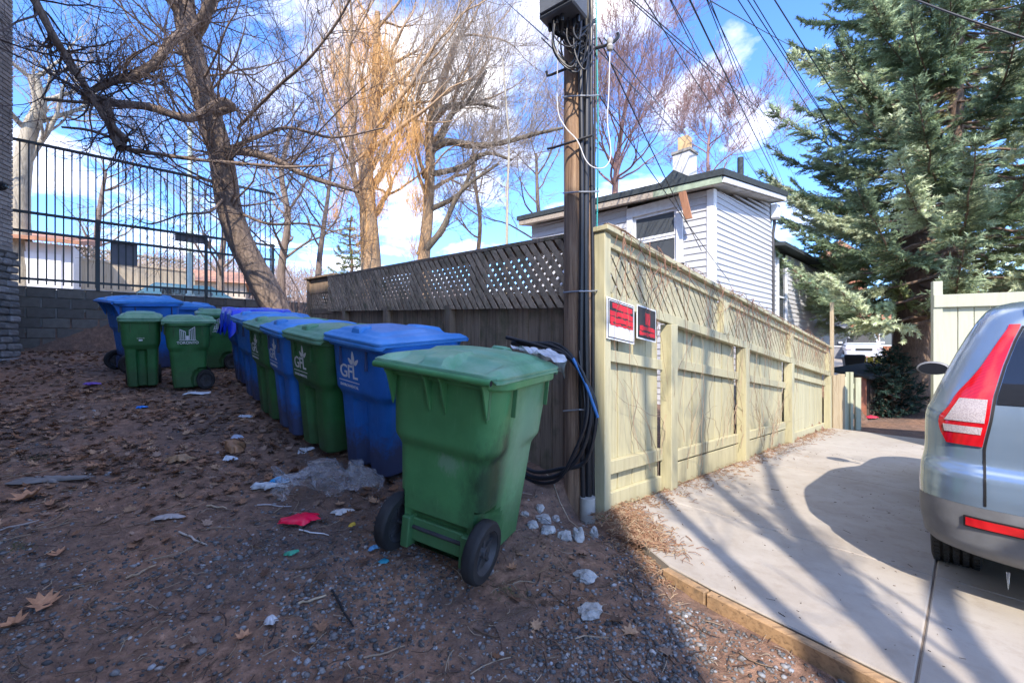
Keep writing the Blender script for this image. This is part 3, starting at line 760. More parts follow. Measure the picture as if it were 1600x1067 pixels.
for (x0, y0), (x1, y1), lb_ in (((1000, 9), (1268, 240), 'upper of two flat overhead cables running to the spruce'), ((1000, 14), (1250, 235), 'lower of two flat overhead cables running to the spruce'),
                          ((1000, 127), (1113, 262), 'overhead cable passing over the white chimney'), ((1000, 147), (1109, 262), 'overhead cable passing in front of the chimney cap'),
                          ((1000, 209), (1066, 273), 'overhead cable ending behind the roof peak of the house')):
    span(ext(x0, y0, x1, y1, -40 if y0 < 100 else 60), -40 if y0 < 100 else 60, 3.6, x1, y1, 16, .0055, .02, lb_)
span(1110, 2, 6, 1290, 98, 16, .008, .05, 'overhead cable sloping across the steep bunch to the spruce top')
span(1425, -2, 6.5, 1620, 66, 5.5, .014, .02, 'thick double overhead cable across the upper right corner')
span(787, 0, 9, 856, 62, 3.6, .006, .0, 'thin overhead cable arriving at the junction box')
span(936, 60, 3.45, 1096, 392, 7.0, .006, .03, 'service cable from the pole bracket to the house wall')
span(936, 150, 3.45, 1140, 440, 7.3, .005, .03, 'lower service cable from the pole down past the window')
# ------------------------------------------------------------------ wheeled bins
def plastic(name, c, mud=.5, scuff=False, dusty=0, fade=.25):
    t = NT(name); v = t.coord(rnd=True); v0 = t.coord()
    n = t.noise(v, 2.5, 6, .6); n2 = t.noise(v, 18, 8, .7); n3 = t.noise(t.coord((60, 60, 3), rnd=True), 1.5, 5)
    col = t.ramp(n, [(.3, tuple(x * (1 - fade) for x in c)), (.7, tuple(x * (1 + fade) + .004 for x in c))])
    pale = tuple(min(1, x * 1.25 + .05) for x in c)
    col = t.mix(t.ramp(n3, [(.60, 0.0), (.74, .35)]), col, pale)
    sp = t.n('ShaderNodeSeparateXYZ'); t.l(v0, sp.inputs[0])
    if mud:
        # splashed mud on the lower part, with a ragged edge
        hgt = t.math('ADD', sp.outputs[2], t.math('MULTIPLY', n2, -.42))
        m = t.ramp(hgt, [(.0, 1.0), (.16, 0.0)])
        col = t.mix(t.math('MULTIPLY', m, mud), col, (.055, .042, .035))
    if scuff:
        # black rub marks on the right rear corner, then two soft paler patches
        for (p, r_, s_, a, colr) in (((-.27, .20, .46), .15, (.8, .9, .42), .80, (.010, .012, .011)), ((-.30, .16, .66), .06, (1, .8, .5), .5, (.02, .03, .022)), ((-.31, -.12, .62), .24, (1, .8, .5), .30, (.40, .50, .38)), ((-.05, .27, .55), .05, (.5, 1, .7), .4, (.25, .33, .25))):
            mp = t.n('ShaderNodeMapping'); mp.inputs['Location'].default_value = tuple(-p[i] * s_[i] for i in range(3)); mp.inputs['Scale'].default_value = s_
            t.l(v0, mp.inputs['Vector']); ln = t.n('ShaderNodeVectorMath', operation='LENGTH'); t.l(mp.outputs[0], ln.inputs[0])
            dd = t.math('ADD', ln.outputs['Value'], t.math('MULTIPLY', t.math('SUBTRACT', t.noise(t.coord((1, 1, .5)), 24, 8, .75), .5), .16))
            mk = t.ramp(dd, [(r_ * .35, 1.0), (r_, 0.0)])
            col = t.mix(t.math('MULTIPLY', mk, a), col, colr)
    if dusty:
        col = t.mix(t.ramp(t.noise(v, 5, 9, .7), [(.42, 0.0), (.66, dusty)]), col, (.36, .37, .35))
    t.bump(t.math('ADD', t.noise(v, 160, 3), t.math('MULTIPLY', n2, .6)), .10, .002)
    return t.out(col, t.ramp(n2, [(.3, .36), (.7, .58)]), Specular_IOR_Level=.45)
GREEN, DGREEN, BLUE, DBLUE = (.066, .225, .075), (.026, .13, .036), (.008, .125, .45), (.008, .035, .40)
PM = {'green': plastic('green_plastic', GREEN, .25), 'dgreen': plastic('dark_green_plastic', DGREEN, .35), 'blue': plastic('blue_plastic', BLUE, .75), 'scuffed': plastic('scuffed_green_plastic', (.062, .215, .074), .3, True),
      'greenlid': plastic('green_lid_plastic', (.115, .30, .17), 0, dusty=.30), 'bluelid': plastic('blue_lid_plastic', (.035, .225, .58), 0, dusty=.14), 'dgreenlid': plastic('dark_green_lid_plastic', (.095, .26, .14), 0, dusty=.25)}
M_tyre = plain('bin_rubber', (.016, .016, .017), .75, .4, 9, .3, 60); M_rim = plain('bin_wheel_rim', (.035, .035, .038), .6, .5, 7, .2)
M_print = plain('white_print', (.62, .64, .64), .6, .12, 25, 0)
M_hole = plain('tube_end', (.006, .006, .006), .9, 0, bump=0)
def rrect(hw, yf, yb, r, ns=14, na=6):
    """rounded rectangle, counter-clockwise from the front left corner; returns points and outward normals"""
    P = []; N = []
    cs = [(-hw + r, yf + r, PI), (hw - r, yf + r, 1.5 * PI), (hw - r, yb - r, 0), (-hw + r, yb - r, .5 * PI)]
    for k in range(4):
        x, y, a0 = cs[k]
        for i in range(na + 1):
            a = a0 + .5 * PI * i / na; P.append((x + r * math.cos(a), y + r * math.sin(a))); N.append((math.cos(a), math.sin(a)))
        x2, y2, _ = cs[(k + 1) % 4]; a = a0 + .5 * PI; n = (math.cos(a), math.sin(a))
        e0 = P[-1]; e1 = (x2 + r * math.cos(a), y2 + r * math.sin(a))
        for i in range(1, ns + 1):
            t = i / (ns + 1); P.append((lerp(e0[0], e1[0], t), lerp(e0[1], e1[1], t))); N.append(n)
    return P, N
def bin_body_mesh():
    mb = MB(); rings = []
    zs = [.045, .06, .09, .13, .17, .21] + [.25 + .03 * i for i in range(11)] + [.57, .585, .60, .615, .63, .645, .66, .68, .72, .78, .84, .90, .955]
    for z in zs:
        t = (z - .045) / .955
        hw, yf, yb, r = lerp(.245, .292, t), lerp(-.265, -.335, t), lerp(.235, .315, t), lerp(.06, .075, t)
        if z < .05: hw -= .012; yf += .012; yb -= .012
        P, N = rrect(hw, yf, yb, r); ring = []
        for (x, y), (nx, ny) in zip(P, N):
            o = .032 * sm(.575, .655, z) * max(sm(.03, .20, abs(y)) if abs(nx) > .9 else 1, 0)
            if ny < -.9:   # front: two lobes with a recess between them
                y += .075 * sm(.09, .055, abs(x)) * sm(.585, .55, z)
            if ny > .9:    # rear: flat channel at the foot, between the wheels
                y -= .05 * sm(.20, .17, abs(x)) * sm(.24, .20, z)
            # wheel clearance at the lower rear corners
            if nx * x > 0 and y > .02 and z < .34:
                dw = math.hypot(y - .20, z - .15)
                if dw < .19 and abs(nx) > .3: x -= math.copysign(.05 * sm(.19, .165, dw), x)
            ring.append((x + nx * o, y + ny * o, z))
        rings.append(ring)
    P, N = rrect(.292, -.335, .315, .075)
    for z, o in ((.957, .056), (.965, .062), (.995, .062), (1.0, .056), (1.0, .0), (.93, -.004)):
        rings.append([(x + nx * o, y + ny * o, z) for (x, y), (nx, ny) in zip(P, N)])
    mb.loft(rings, True, False)
    return mb.mesh('bin_body', smooth=True, sharp=28)
def lid_h(x, y):
    h = .012 + .042 * (1 - (abs(x) / .36) ** 3) * (1 - abs((y - .016) / .43) ** 3)
    h += .016 * sm(.10, .06, y) * sm(.27, .22, abs(x)) * sm(-.345, -.30, y)          # raised front panel
    h -= .036 * sm(.055, .085, abs(x)) * sm(.30, .25, abs(x)) * sm(.20, .26, y) * sm(.43, .40, y) * (.4 + .6 * sm(.20, .36, y))   # pockets near the hinge
    h += .014 * sm(.075, .05, abs(x)) * sm(.12, .16, y)
    return h
def bin_lid_mesh():
    P, N = rrect(.345, -.40, .432, .06, 24, 5); rings = []
    for o, z in ((.0, -.052), (.010, -.050), (.011, -.034), (.0045, -.030), (.0045, -.020), (.010, -.016), (.010, -.004), (.003, .002)):
        rings.append([(x + nx * o * (1 if ny < .8 else .2), y + ny * o * (1 if ny < .8 else .2), (z if ny < -.5 else z * .62) if (ny < .8) else max(z, -.012)) for (x, y), (nx, ny) in zip(P, N)])
    for k in range(0, 36):
        s = 1 - k / 36; ring = []
        for x, y in P:
            X, Y_ = x * s, .016 + (y - .016) * s; ring.append((X, Y_, lid_h(X, Y_) * sm(0, .10, 1 - s) + .004))
        rings.append(ring)
    mb = MB(); mb.loft(rings, False, True)
    return mb.mesh('lid', smooth=True, sharp=32)
def bin_handle_mesh():
    mb = MB(); zb, yb = 1.005, .432
    mb.tube([(-.325, yb, zb), (.325, yb, zb)], .0165, 12)
    return mb.mesh('handle', smooth=True)
def bin_bracket_mesh(sx):
    mb = MB()
    for x in sx:
        mb.prism([Vector((x - .006, .325, .985)), Vector((x - .006, .425, .985)), Vector((x - .006, .40, .955)), Vector((x - .006, .335, .80))], (.012, 0, 0))
    return mb.mesh('handle_bracket', bevel=.002)
def rib_mesh():
    return MB().box(-.005, .005, -.012, .012, -.17, 0).mesh('rib', bevel=.002)
def wheel_mesh():
    R0, w = .150, .034
    prof = [(R0 * .66, -w * .6), (R0 * .70, -w), (R0 * .92, -w), (R0 * .985, -w * .72), (R0, -w * .3), (R0, w * .3), (R0 * .985, w * .72), (R0 * .92, w), (R0 * .70, w), (R0 * .66, w * .6)]
    return MB().lathe(prof, 40, 'x').mesh('tyre', smooth=True, sharp=40)
def rim_mesh():
    R0, w = .100, .03
    prof = [(.001, -w * .3), (.022, -w * .3), (R0 * .8, -w * .1), (R0, -w), (R0 * 1.02, -w), (R0 * 1.02, w), (R0, w), (R0 * .86, w * .15), (R0 * .5, w * .05), (.03, w * .1), (.026, w * .75), (.013, w * .8), (.012, w * .5), (.001, w * .5)]
    m = MB().lathe(prof, 32, 'x')
    for k in range(5):
        a = 2 * PI * k / 5; d_ = (math.cos(a), math.sin(a)); e = (-d_[1] * .008, d_[0] * .008)
        q = [(-.012, d_[0] * .028 + e[0], d_[1] * .028 + e[1]), (-.012, d_[0] * .09 + e[0], d_[1] * .09 + e[1]), (-.012, d_[0] * .09 - e[0], d_[1] * .09 - e[1]), (-.012, d_[0] * .028 - e[0], d_[1] * .028 - e[1])]
        m.hexa(q + [(.012, y, z) for _, y, z in q])
    return m.mesh('rim', smooth=True, sharp=40)
BIN = dict(body=bin_body_mesh(), lid=bin_lid_mesh(), handle=bin_handle_mesh(), wheel=wheel_mesh(), rim=rim_mesh(), rib=rib_mesh())
BIN['bl'] = bin_bracket_mesh([-.27]); BIN['bm'] = bin_bracket_mesh([-.045, .045]); BIN['br'] = bin_bracket_mesh([.27])
BIN['wheel'].materials.append(M_tyre); BIN['rim'].materials.append(M_rim)
BIN['axle'] = MB().tube([(-.29, .235, .15), (.29, .235, .15)], .011, 8).mesh('axle'); BIN['axle'].materials.append(M_rim)
mb_ = MB(); mb_.box(-.205, .205, .20, .235, .075, .20); mb_.box(-.205, -.155, .20, .272, .045, .21); mb_.box(.155, .205, .20, .272, .045, .21)
BIN['skirt'] = mb_.mesh('axle_skirt', bevel=.006)
tabm = MB(); tabm.hexa([(-.06, -.36, .0), (.06, -.36, .0), (.055, -.235, .0), (-.055, -.235, .0), (-.05, -.345, .072), (.05, -.345, .072), (.048, -.25, .085), (-.048, -.25, .085)])
BIN['tab'] = tabm.mesh('lid_grip', bevel=.012, smooth=True)
_cache = {}
def colored(key, mname):
    k = (key, mname)
    if k not in _cache:
        m = BIN[key].copy(); m.materials.clear(); m.materials.append(PM[mname]); _cache[k] = m
    return _cache[k]
def text_mesh(body, size, align='CENTER', spacing=1.0, depth=.0006):
    c = bpy.data.curves.new('txt', 'FONT'); c.body = body; c.size = size; c.align_x = align; c.extrude = depth; c.space_character = spacing; c.offset = size * .012
    o = bpy.data.objects.new('txt', c); COL.objects.link(o)
    me = bpy.data.meshes.new_from_object(o.evaluated_get(bpy.context.evaluated_depsgraph_get()))
    bpy.data.objects.remove(o); return me
def leaf_poly(cx, cy, L, w, a):
    pts = []
    for k in range(12):
        t = 2 * PI * k / 12; x = w * math.sin(t) * (.75 + .25 * math.cos(t)); y = L * .5 * (1 - math.cos(t)) 
        pts.append((cx + x * math.cos(a) - y * math.sin(a), cy + x * math.sin(a) + y * math.cos(a)))
    return pts
def flat_mesh(polys, name):
    mb = MB()
    for p in polys: mb.prism([Vector((x, 0, y)) for x, y in p], (0, .0012, 0))
    return mb.mesh(name)
def stand_text(me):      # text lies in xy -> stand it up in xz facing -y
    me.transform(Matrix.Rotation(R(90), 4, 'X')); return me
def joined(meshes, name):
    bm = bmesh.new()
    for m in meshes: bm.from_mesh(m)
    o = bpy.data.meshes.new(name); bm.to_mesh(o); bm.free(); o.materials.append(M_print); return o
gfl = joined([stand_text(text_mesh('GFL', .095)), flat_mesh([leaf_poly(.043, .078, .062, .015, R(4)), leaf_poly(.034, .072, .045, .013, R(48)), leaf_poly(.052, .072, .045, .013, R(-48)),
      [(.0395, .05), (.0455, .05), (.0455, .085), (.0395, .085)]] + [[(-.088, -.025 - .012 * j), (.088, -.025 - .012 * j), (.088, -.019 - .012 * j), (-.088, -.019 - .012 * j)] for j in range(1)], 'x'),
      stand_text(text_mesh('environmental', .022)).copy()], 'logo')
# the small line under the letters
_l2 = stand_text(text_mesh('ENVIRONMENTAL', .0195)); _l2.transform(Matrix.Translation((0, 0, -.05)))
gfl = joined([stand_text(text_mesh('GFL', .095, spacing=.92)), flat_mesh([leaf_poly(.043, .078, .062, .015, R(4)), leaf_poly(.034, .072, .045, .013, R(48)), leaf_poly(.052, .072, .045, .013, R(-48)),
      [(.0395, .05), (.0455, .05), (.0455, .085), (.0395, .085)], [(-.088, -.022), (.088, -.022), (.088, -.018), (-.088, -.018)]], 'x'), _l2], 'logo')
_t = stand_text(text_mesh('TORONTO', .044, spacing=1.05)); _t.transform(Matrix.Translation((0, 0, -.05)))
def tower(x0, x1, z0, h0, h1, flip, nbar):
    out_ = []
    for k in range(nbar):
        a = lerp(x0, x1, k / (nbar - 1)); h_ = lerp(h0, h1, (k / (nbar - 1)) ** .8)
        out_.append([(a - .0035, z0), (a + .0035, z0), (a + .0035, z0 + h_), (a - .0035, z0 + h_)])
    out_.append([(x0 - .0035, z0 + h0), (x1 + .0035, z0 + h1), (x1 + .0035, z0 + h1 + .010), (x0 - .0035, z0 + h0 + .010)])
    return out_
city = joined([_t, flat_mesh(tower(-.078, -.022, 0, .115, .085, 0, 4) + tower(.018, .076, 0, .10, .145, 0, 4) + [[(-.016, 0), (.012, 0), (.012, .045), (-.016, .045)], [(-.09, -.008), (.09, -.008), (.09, -.002), (-.09, -.002)]], 'x')], 'logo')
code = joined([stand_text(text_mesh('XL 00 4631 82', .020)).copy(), flat_mesh([[(-.03, -.032), (.03, -.032), (.03, -.012), (-.03, -.012)]], 'x')], 'serial_print')

def wheeled_bin(label, loc, rz, body, lid, scale=1.0, print_=None, tilt=None, tab=True, group='wheeled bins', lidrot=0):
    t = thing('wheeled_bin', label, 'wheeled bin', loc, rz, group); t.scale = (scale,) * 3
    if tilt: t.rotation_euler = (Matrix.Rotation(tilt[1], 3, 'Y') @ Matrix.Rotation(tilt[0], 3, 'X') @ Matrix.Rotation(rz, 3, 'Z')).to_euler()
    link('body', colored('body', body), t)
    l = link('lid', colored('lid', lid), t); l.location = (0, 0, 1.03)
    if tab: link('lid_grip', colored('tab', lid), l)
    link('handle', colored('handle', body), t)
    for k in ('bl', 'bm', 'br'): link('handle_bracket', colored(k, body), t)
    for x, y, rot in ((.29, .345, 0), (-.29, .345, 0), (.357, .20, PI / 2), (.357, -.24, PI / 2), (-.357, .20, PI / 2), (-.357, -.24, PI / 2), (-.16, -.378, 0), (.16, -.378, 0)):
        o = link('rib', colored('rib', body), t); o.location = (x * .945, y * .965, .955); o.rotation_euler = (0, 0, rot); o.scale = (1, 1, .8)
    link('axle', BIN['axle'], t); link('axle_skirt', colored('skirt', body), t)
    for sx in (-1, 1):
        w = link('wheel', BIN['wheel'], t); w.location = (sx * .262, .235, .150); w.rotation_euler = (rng.uniform(0, 1.2), 0, 0)
        r_ = link('rim', BIN['rim'], w); r_.rotation_euler = (0, 0, 0 if sx > 0 else PI)
    if print_ is not None:
        me, px, pz = print_
        o = link(me.name.split('.')[0], me, t); o.scale = (1.4, 1, 1.4) if me is gfl else (1, 1, 1); t2 = (pz - .045) / .955
        o.location = (px, lerp(-.265, -.335, t2) - .034, pz); o.rotation_euler = (.073, 0, 0)
    return t
BINS = {}
def place(key, label, px, py, rz, body, lid, scale=1, print_=None, anchor=(0, -.27), **k):
    """anchor: local point (x,y) of the foot that stands at picture point px,py on the ground"""
    p = G(px, py); c, s = math.cos(rz), math.sin(rz)
    x = p.x - scale * (anchor[0] * c - anchor[1] * s); y = p.y - scale * (anchor[0] * s + anchor[1] * c)
    BINS[key] = wheeled_bin(label, (x, y, ground(x, y) + .002), rz, body, lid, scale, print_, **k); return BINS[key]
def up_at(x, y, e=.25):
    return Vector((-(ground(x + e, y) - ground(x - e, y)) / (2 * e), -(ground(x, y + e) - ground(x, y - e)) / (2 * e), 1)).normalized()
def stand(key, label, x, y, rz, sc, body, lid, print_=None, tilt=None, **k):
    t = wheeled_bin(label, (x, y, ground(x, y) + .003), rz, body, lid, 1, print_, **k)
    t.scale = sc if isinstance(sc, tuple) else (sc,) * 3
    if tilt: t.rotation_euler = (Matrix.Rotation(tilt[0], 3, 'X') @ Matrix.Rotation(tilt[1], 3, 'Y') @ Matrix.Rotation(rz, 3, 'Z')).to_euler()
    else:
        n = up_at(x, y); yv = Vector((-math.sin(rz), math.cos(rz), 0)); xv = yv.cross(n).normalized(); yv = n.cross(xv)
        t.rotation_euler = Matrix((xv, yv, n)).transposed().to_euler()
    BINS[key] = t; return t
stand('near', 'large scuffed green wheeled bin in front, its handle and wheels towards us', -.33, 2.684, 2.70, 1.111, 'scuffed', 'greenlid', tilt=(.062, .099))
GP = (gfl, -.075, .735)
stand('b1', 'blue wheeled bin with white lettering next to the big scuffed green bin', -1.024, 3.709, -.635, 1.10, 'blue', 'bluelid', GP)
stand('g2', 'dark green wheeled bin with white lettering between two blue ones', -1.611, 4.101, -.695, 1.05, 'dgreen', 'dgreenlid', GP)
stand('b3', 'blue wheeled bin with faint lettering between two dark green ones', -2.061, 4.482, -.808, 1.04, 'blue', 'bluelid', GP)
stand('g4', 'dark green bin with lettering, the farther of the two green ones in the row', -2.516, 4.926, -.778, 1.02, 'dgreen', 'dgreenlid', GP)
stand('b5', 'plain blue bin in the row beside the one wrapped in a blue bag', -3.11, 5.616, -.797, 1.02, 'blue', 'bluelid')
stand('b6', 'dark blue bin with its lid wrapped in a bright blue plastic bag', -3.80, 6.45, -.80, 1.0, 'blue', 'bluelid')
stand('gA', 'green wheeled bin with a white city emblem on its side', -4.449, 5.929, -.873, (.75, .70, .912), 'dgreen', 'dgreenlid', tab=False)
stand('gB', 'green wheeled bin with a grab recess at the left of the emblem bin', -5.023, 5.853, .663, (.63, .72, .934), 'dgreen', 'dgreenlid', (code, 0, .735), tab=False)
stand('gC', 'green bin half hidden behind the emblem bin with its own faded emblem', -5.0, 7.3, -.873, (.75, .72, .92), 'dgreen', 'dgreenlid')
stand('bA', 'blue bin far left with a white sticker, in front of the block wall', -5.911, 6.91, 2.61, 1.08, 'blue', 'bluelid')
stand('bB', 'blue wheeled bin by the block wall behind the green bins', -6.3, 8.3, -.698, .95, 'blue', 'bluelid')
# the emblem bins show their rear: emblem on the back panel
def back_print(key, me, px=0, pz=.70, front=False):
    t = BINS[key]; o = link(me.name.split('.')[0], me, t)
    t2 = (pz - .045) / .955; o.location = (px, lerp(-.265, -.335, t2) - .034, pz); o.rotation_euler = (.073, 0, 0)
def side_print(key, me, py, pz):
    t = BINS[key]; o = link(me.name.split('.')[0], me, t)
    o.location = (lerp(.245, .292, (pz - .045) / .955) + .036, py, pz); o.rotation_euler = (R(2.8), 0, PI / 2); o.scale = (1.45, 1, 1.25)
side_print('gA', city, -.03, .76); side_print('gC', city, -.10, .76)
st = MB().box(-.19, .19, -.0015, .0, -.085, .085).obj('sticker', plain('sticker_white', (.52, .56, .64), .6, .15, 8), BINS['bA'])
st.rotation_euler = (0, 0, PI / 2); st.location = (.329, -.0, .84)
for j in range(3):
    MB().box(-.15, .15 - .05 * j, -.003, -.0018, .05 - .035 * j, .058 - .035 * j).obj('sticker_print', plain('print_grey', (.22, .25, .30), .6, .1), BINS['bA']).matrix_local = st.matrix_local
    bpy.context.view_layer.update()
for o in BINS['bA'].children:
    if o.name.startswith('sticker_print'): o.location = st.location; o.rotation_euler = st.rotation_euler
# round end of the lid hinge tube on the near bin
for sx in (-1, 1):
    h_ = MB().lathe([(.001, 0), (.012, 0), (.0165, .002)], 12, 'x').obj('tube_end', M_hole, BINS['near']); h_.location = (sx * .3262, .432, 1.005); h_.rotation_euler = (0, 0, 0 if sx < 0 else PI)
# blue plastic bag over the lid of b6
def crumple(nx, ny, fx, seed, amp):
    vs = []; fs = []
    for j in range(ny + 1):
        for i in range(nx + 1):
            p = Vector(fx(i / nx, j / ny)); q = p * 6 + Vector((seed, seed * 2, 0))
            p += Vector((noise.noise(q), noise.noise(q + Vector((9, 0, 0))), noise.noise(q + Vector((0, 9, 0))))) * amp
            q = p * 19 + Vector((seed, 0, seed)); p += Vector((noise.noise(q), noise.noise(q + Vector((9, 0, 0))), abs(noise.noise(q + Vector((0, 9, 0)))))) * amp * .45
            vs.append(p)
    for j in range(ny):
        for i in range(nx): a = j * (nx + 1) + i; fs.append((a, a + 1, a + nx + 2, a + nx + 1))
    mb = MB(); mb.add(vs, fs); return mb
def film(name, c, rough=.25, alpha=.5, spec=.6):
    t = NT(name); v = t.coord(); n = t.noise(v, 12, 8, .7)
    t.bump(n, .5, .01); m = t.out(c, rough, Specular_IOR_Level=spec)
    tr = t.n('ShaderNodeBsdfTransparent'); ms = t.n('ShaderNodeMixShader')
    t.l(t.ramp(n, [(.3, alpha * .7), (.7, min(1, alpha * 1.35))]), ms.inputs[0]); t.l(tr.outputs[0], ms.inputs[1]); t.l(t.b.outputs[0], ms.inputs[2])
    t.l(ms.outputs[0], t.t.nodes['Material Output'].inputs[0]); return m
def bagfn(u, v):
    x = lerp(-.40, .40, u); y = lerp(-.47, .44, v); e = max(abs(x) / .40, abs(y + .015) / .455)
    z = 1.10 - .02 * abs(x) - (.30 + .08 * math.sin(x * 25 + y * 17)) * sm(.86, 1.0, e)
    return (x * .95, y * .95, z)
bb = crumple(44, 44, bagfn, 3, .022).obj('blue_bag', plain('blue_bag_film', (.006, .04, .62), .28, .2, 5, .3, 20, .02, Specular_IOR_Level=.6), None, smooth=True, recalc=False, sharp=0)
tag(bb, 'bright blue plastic bag pulled over the lid of a bin in the row', 'plastic bag'); bpy.context.view_layer.update(); bb.matrix_world = BINS['b6'].matrix_world.copy()
# translucent bag end hanging over the near bin at its far right corner
M_film = film('clear_film', (.66, .68, .74), .22, .62)
nb = BINS['near']
def bag2(u, v):
    x = lerp(-.39, -.10, u); y = lerp(-.20, -.455, v)
    return (x, y, 1.112 - .05 * sm(.3, 0, u) - .11 * sm(.68, 1, v) * (.5 + .5 * sm(.9, .1, u)) + .012 * math.sin(u * 19))
b2 = crumple(40, 32, bag2, 8, .030).obj('white_bag', M_film, None, smooth=True, recalc=False, sharp=0)
b2.matrix_world = nb.matrix_world.copy()
tag(b2, 'crumpled translucent white bag caught under the lid of the scuffed green bin', 'plastic bag')

# ------------------------------------------------------------------ car, seen from behind at the right edge
t = NT('car_paint'); v = t.coord(); n = t.noise(v, 2, 5); n2 = t.noise(t.coord((14, 14, .8)), 3, 6, .7)
c = t.ramp(n, [(.3, (.22, .31, .42)), (.7, (.28, .37, .47))]); c = t.mix(t.ramp(n2, [(.5, 0.0), (.8, .10)]), c, (.30, .29, .27))
M_paint = t.out(c, t.ramp(n2, [(.4, .16), (.8, .30)]), Metallic=.55, Coat_Weight=.7, Coat_Roughness=.06)
M_clad = plain('bumper_plastic', (.15, .155, .165), .5, .25, 6, .1); M_blk = plain('black_trim', (.01, .01, .011), .5, .2)
M_cg = glass('car_glass', (.012, .014, .018), .03)
t = NT('red_lens'); v = t.coord(); w_ = t.n('ShaderNodeTexWave'); w_.inputs['Scale'].default_value = 34; t.l(v, w_.inputs[0])
M_red = t.out(t.mix(t.math('MULTIPLY', w_.outputs['Fac'], .35), (.55, .006, .012), (.30, .002, .006)), .12, Specular_IOR_Level=.7, Coat_Weight=.6)
t = NT('clear_lens'); v = t.coord(); vo_ = t.n('ShaderNodeTexVoronoi'); vo_.inputs['Scale'].default_value = 160; t.l(v, vo_.inputs['Vector'])
t.bump(vo_.outputs['Distance'], .25, .004); M_clr = t.out(t.ramp(vo_.outputs['Distance'], [(.0, (.26, .22, .23)), (.6, (.46, .41, .42))]), .12)
CAR_O = Vector((2.66, 1.66, 0)) - V * .10; CAR_O.z = -.045
carR = thing('parked_car', 'silver blue hatchback suv parked at the right edge seen from behind', 'car', CAR_O, SITE)
CR = [(.27, .20, 4.36, .83, .34), (.31, .09, 4.40, .86, .32), (.36, .035, 4.44, .885, .30), (.46, .008, 4.47, .90, .31), (.56, .0, 4.48, .905, .32), (.635, .0, 4.475, .905, .32), (.665, .006, 4.47, .904, .32),
      (.69, .012, 4.46, .902, .31), (.72, .018, 4.46, .900, .30), (.745, .045, 4.44, .897, .30), (.765, .068, 4.43, .893, .29), (.79, .078, 4.42, .889, .28), (.84, .082, 4.40, .886, .28), (.90, .086, 4.34, .886, .28), (.96, .094, 4.20, .886, .28), (1.0, .10, 4.02, .884, .28), (1.04, .112, 3.45, .876, .27), (1.08, .126, 3.20, .86, .27),
      (1.16, .158, 3.02, .832, .26), (1.25, .198, 2.84, .80, .26), (1.35, .25, 2.64, .763, .25), (1.45, .312, 2.44, .722, .24), (1.54, .38, 2.26, .68, .23), (1.60, .44, 2.12, .645, .22), (1.64, .51, 2.0, .61, .22), (1.665, .62, 1.85, .55, .2), (1.68, .9, 1.6, .4, .2)]
CZ = [r[0] for r in CR]
def crow(z):
    z = min(max(z, CZ[0]), CZ[-1]); i = max(k for k in range(len(CZ)) if CZ[k] <= z); j = min(i + 1, len(CZ) - 1)
    t_ = 0 if i == j else (z - CZ[i]) / (CZ[j] - CZ[i]); return [lerp(a, b, t_) for a, b in zip(CR[i], CR[j])]
def cside(z, a, off=0):
    """left half of the plan outline at height z; a = distance along it from the rear centre"""
    _, xr, xf, hw, r = crow(z); bow = .055
    s1 = hw - r; q = .5 * PI * r
    if a <= s1: p = (xr + bow * (a / s1) ** 2 * .6, a); n = (-1, 0)
    elif a <= s1 + q:
        th = (a - s1) / r; p = (xr + bow * .6 + r * (1 - math.cos(th)) * .8, s1 + r * math.sin(th)); n = (-math.cos(th), math.sin(th))
    else:
        L = xf - .5 - (xr + bow * .6 + r * .8); k = min(1, (a - s1 - q) / 3.2)
        p = (xr + bow * .6 + r * .8 + L * k, hw); n = (0, 1)
    return Vector((p[0] + n[0] * off, p[1] + n[1] * off, z)), Vector((n[0], n[1], 0))
def arch(x, y, z):
    for xa in (.98, 3.60):
        if abs(y) > .62 and abs(x - xa) < .40:
            z = max(z, .34 + math.sqrt(.40 ** 2 - (x - xa) ** 2) * .95) if z < .34 + .40 else z
    return z
zz = []
for i in range(len(CZ) - 1):
    n_ = max(1, int((CZ[i + 1] - CZ[i]) / .022)); zz += [lerp(CZ[i], CZ[i + 1], k / n_) for k in range(n_)]
zz.append(CZ[-1])
def fullring(z):
    _, xr, xf, hw, r = crow(z); L = []
    s1 = hw - r; q = .5 * PI * r
    for k in range(13): L.append(cside(z, s1 * k / 12)[0])
    for k in range(1, 13): L.append(cside(z, s1 + q * k / 12)[0])
    for k in range(1, 61): L.append(cside(z, s1 + q + 3.2 * k / 60)[0])
    for k in range(1, 9):
        th = .5 * PI * k / 8; L.append(Vector((xf - .5 + .5 * math.sin(th), (hw - .35) + .35 * math.cos(th), z)) if k < 8 else Vector((xf, (hw - .35) * .6, z)))
    L.append(Vector((xf + .02, 0, z)))
    Rr = [Vector((p.x, -p.y, p.z)) for p in L[1:-1]][::-1]
    return [Vector((p.x, p.y, arch(p.x, p.y, p.z))) for p in L + Rr]
def zsplit(p): return .70
lo = [z for z in zz if z <= .555] + [.56, .572]
hi = [.573] + [z for z in zz if z > .585]
lower = MB().loft([fullring(z) for z in lo], True, True).obj('lower_body', M_clad, carR, smooth=True, sharp=50)
MB().loft([fullring(z) for z in hi], False, True).obj('body', M_paint, carR, smooth=True, sharp=50)
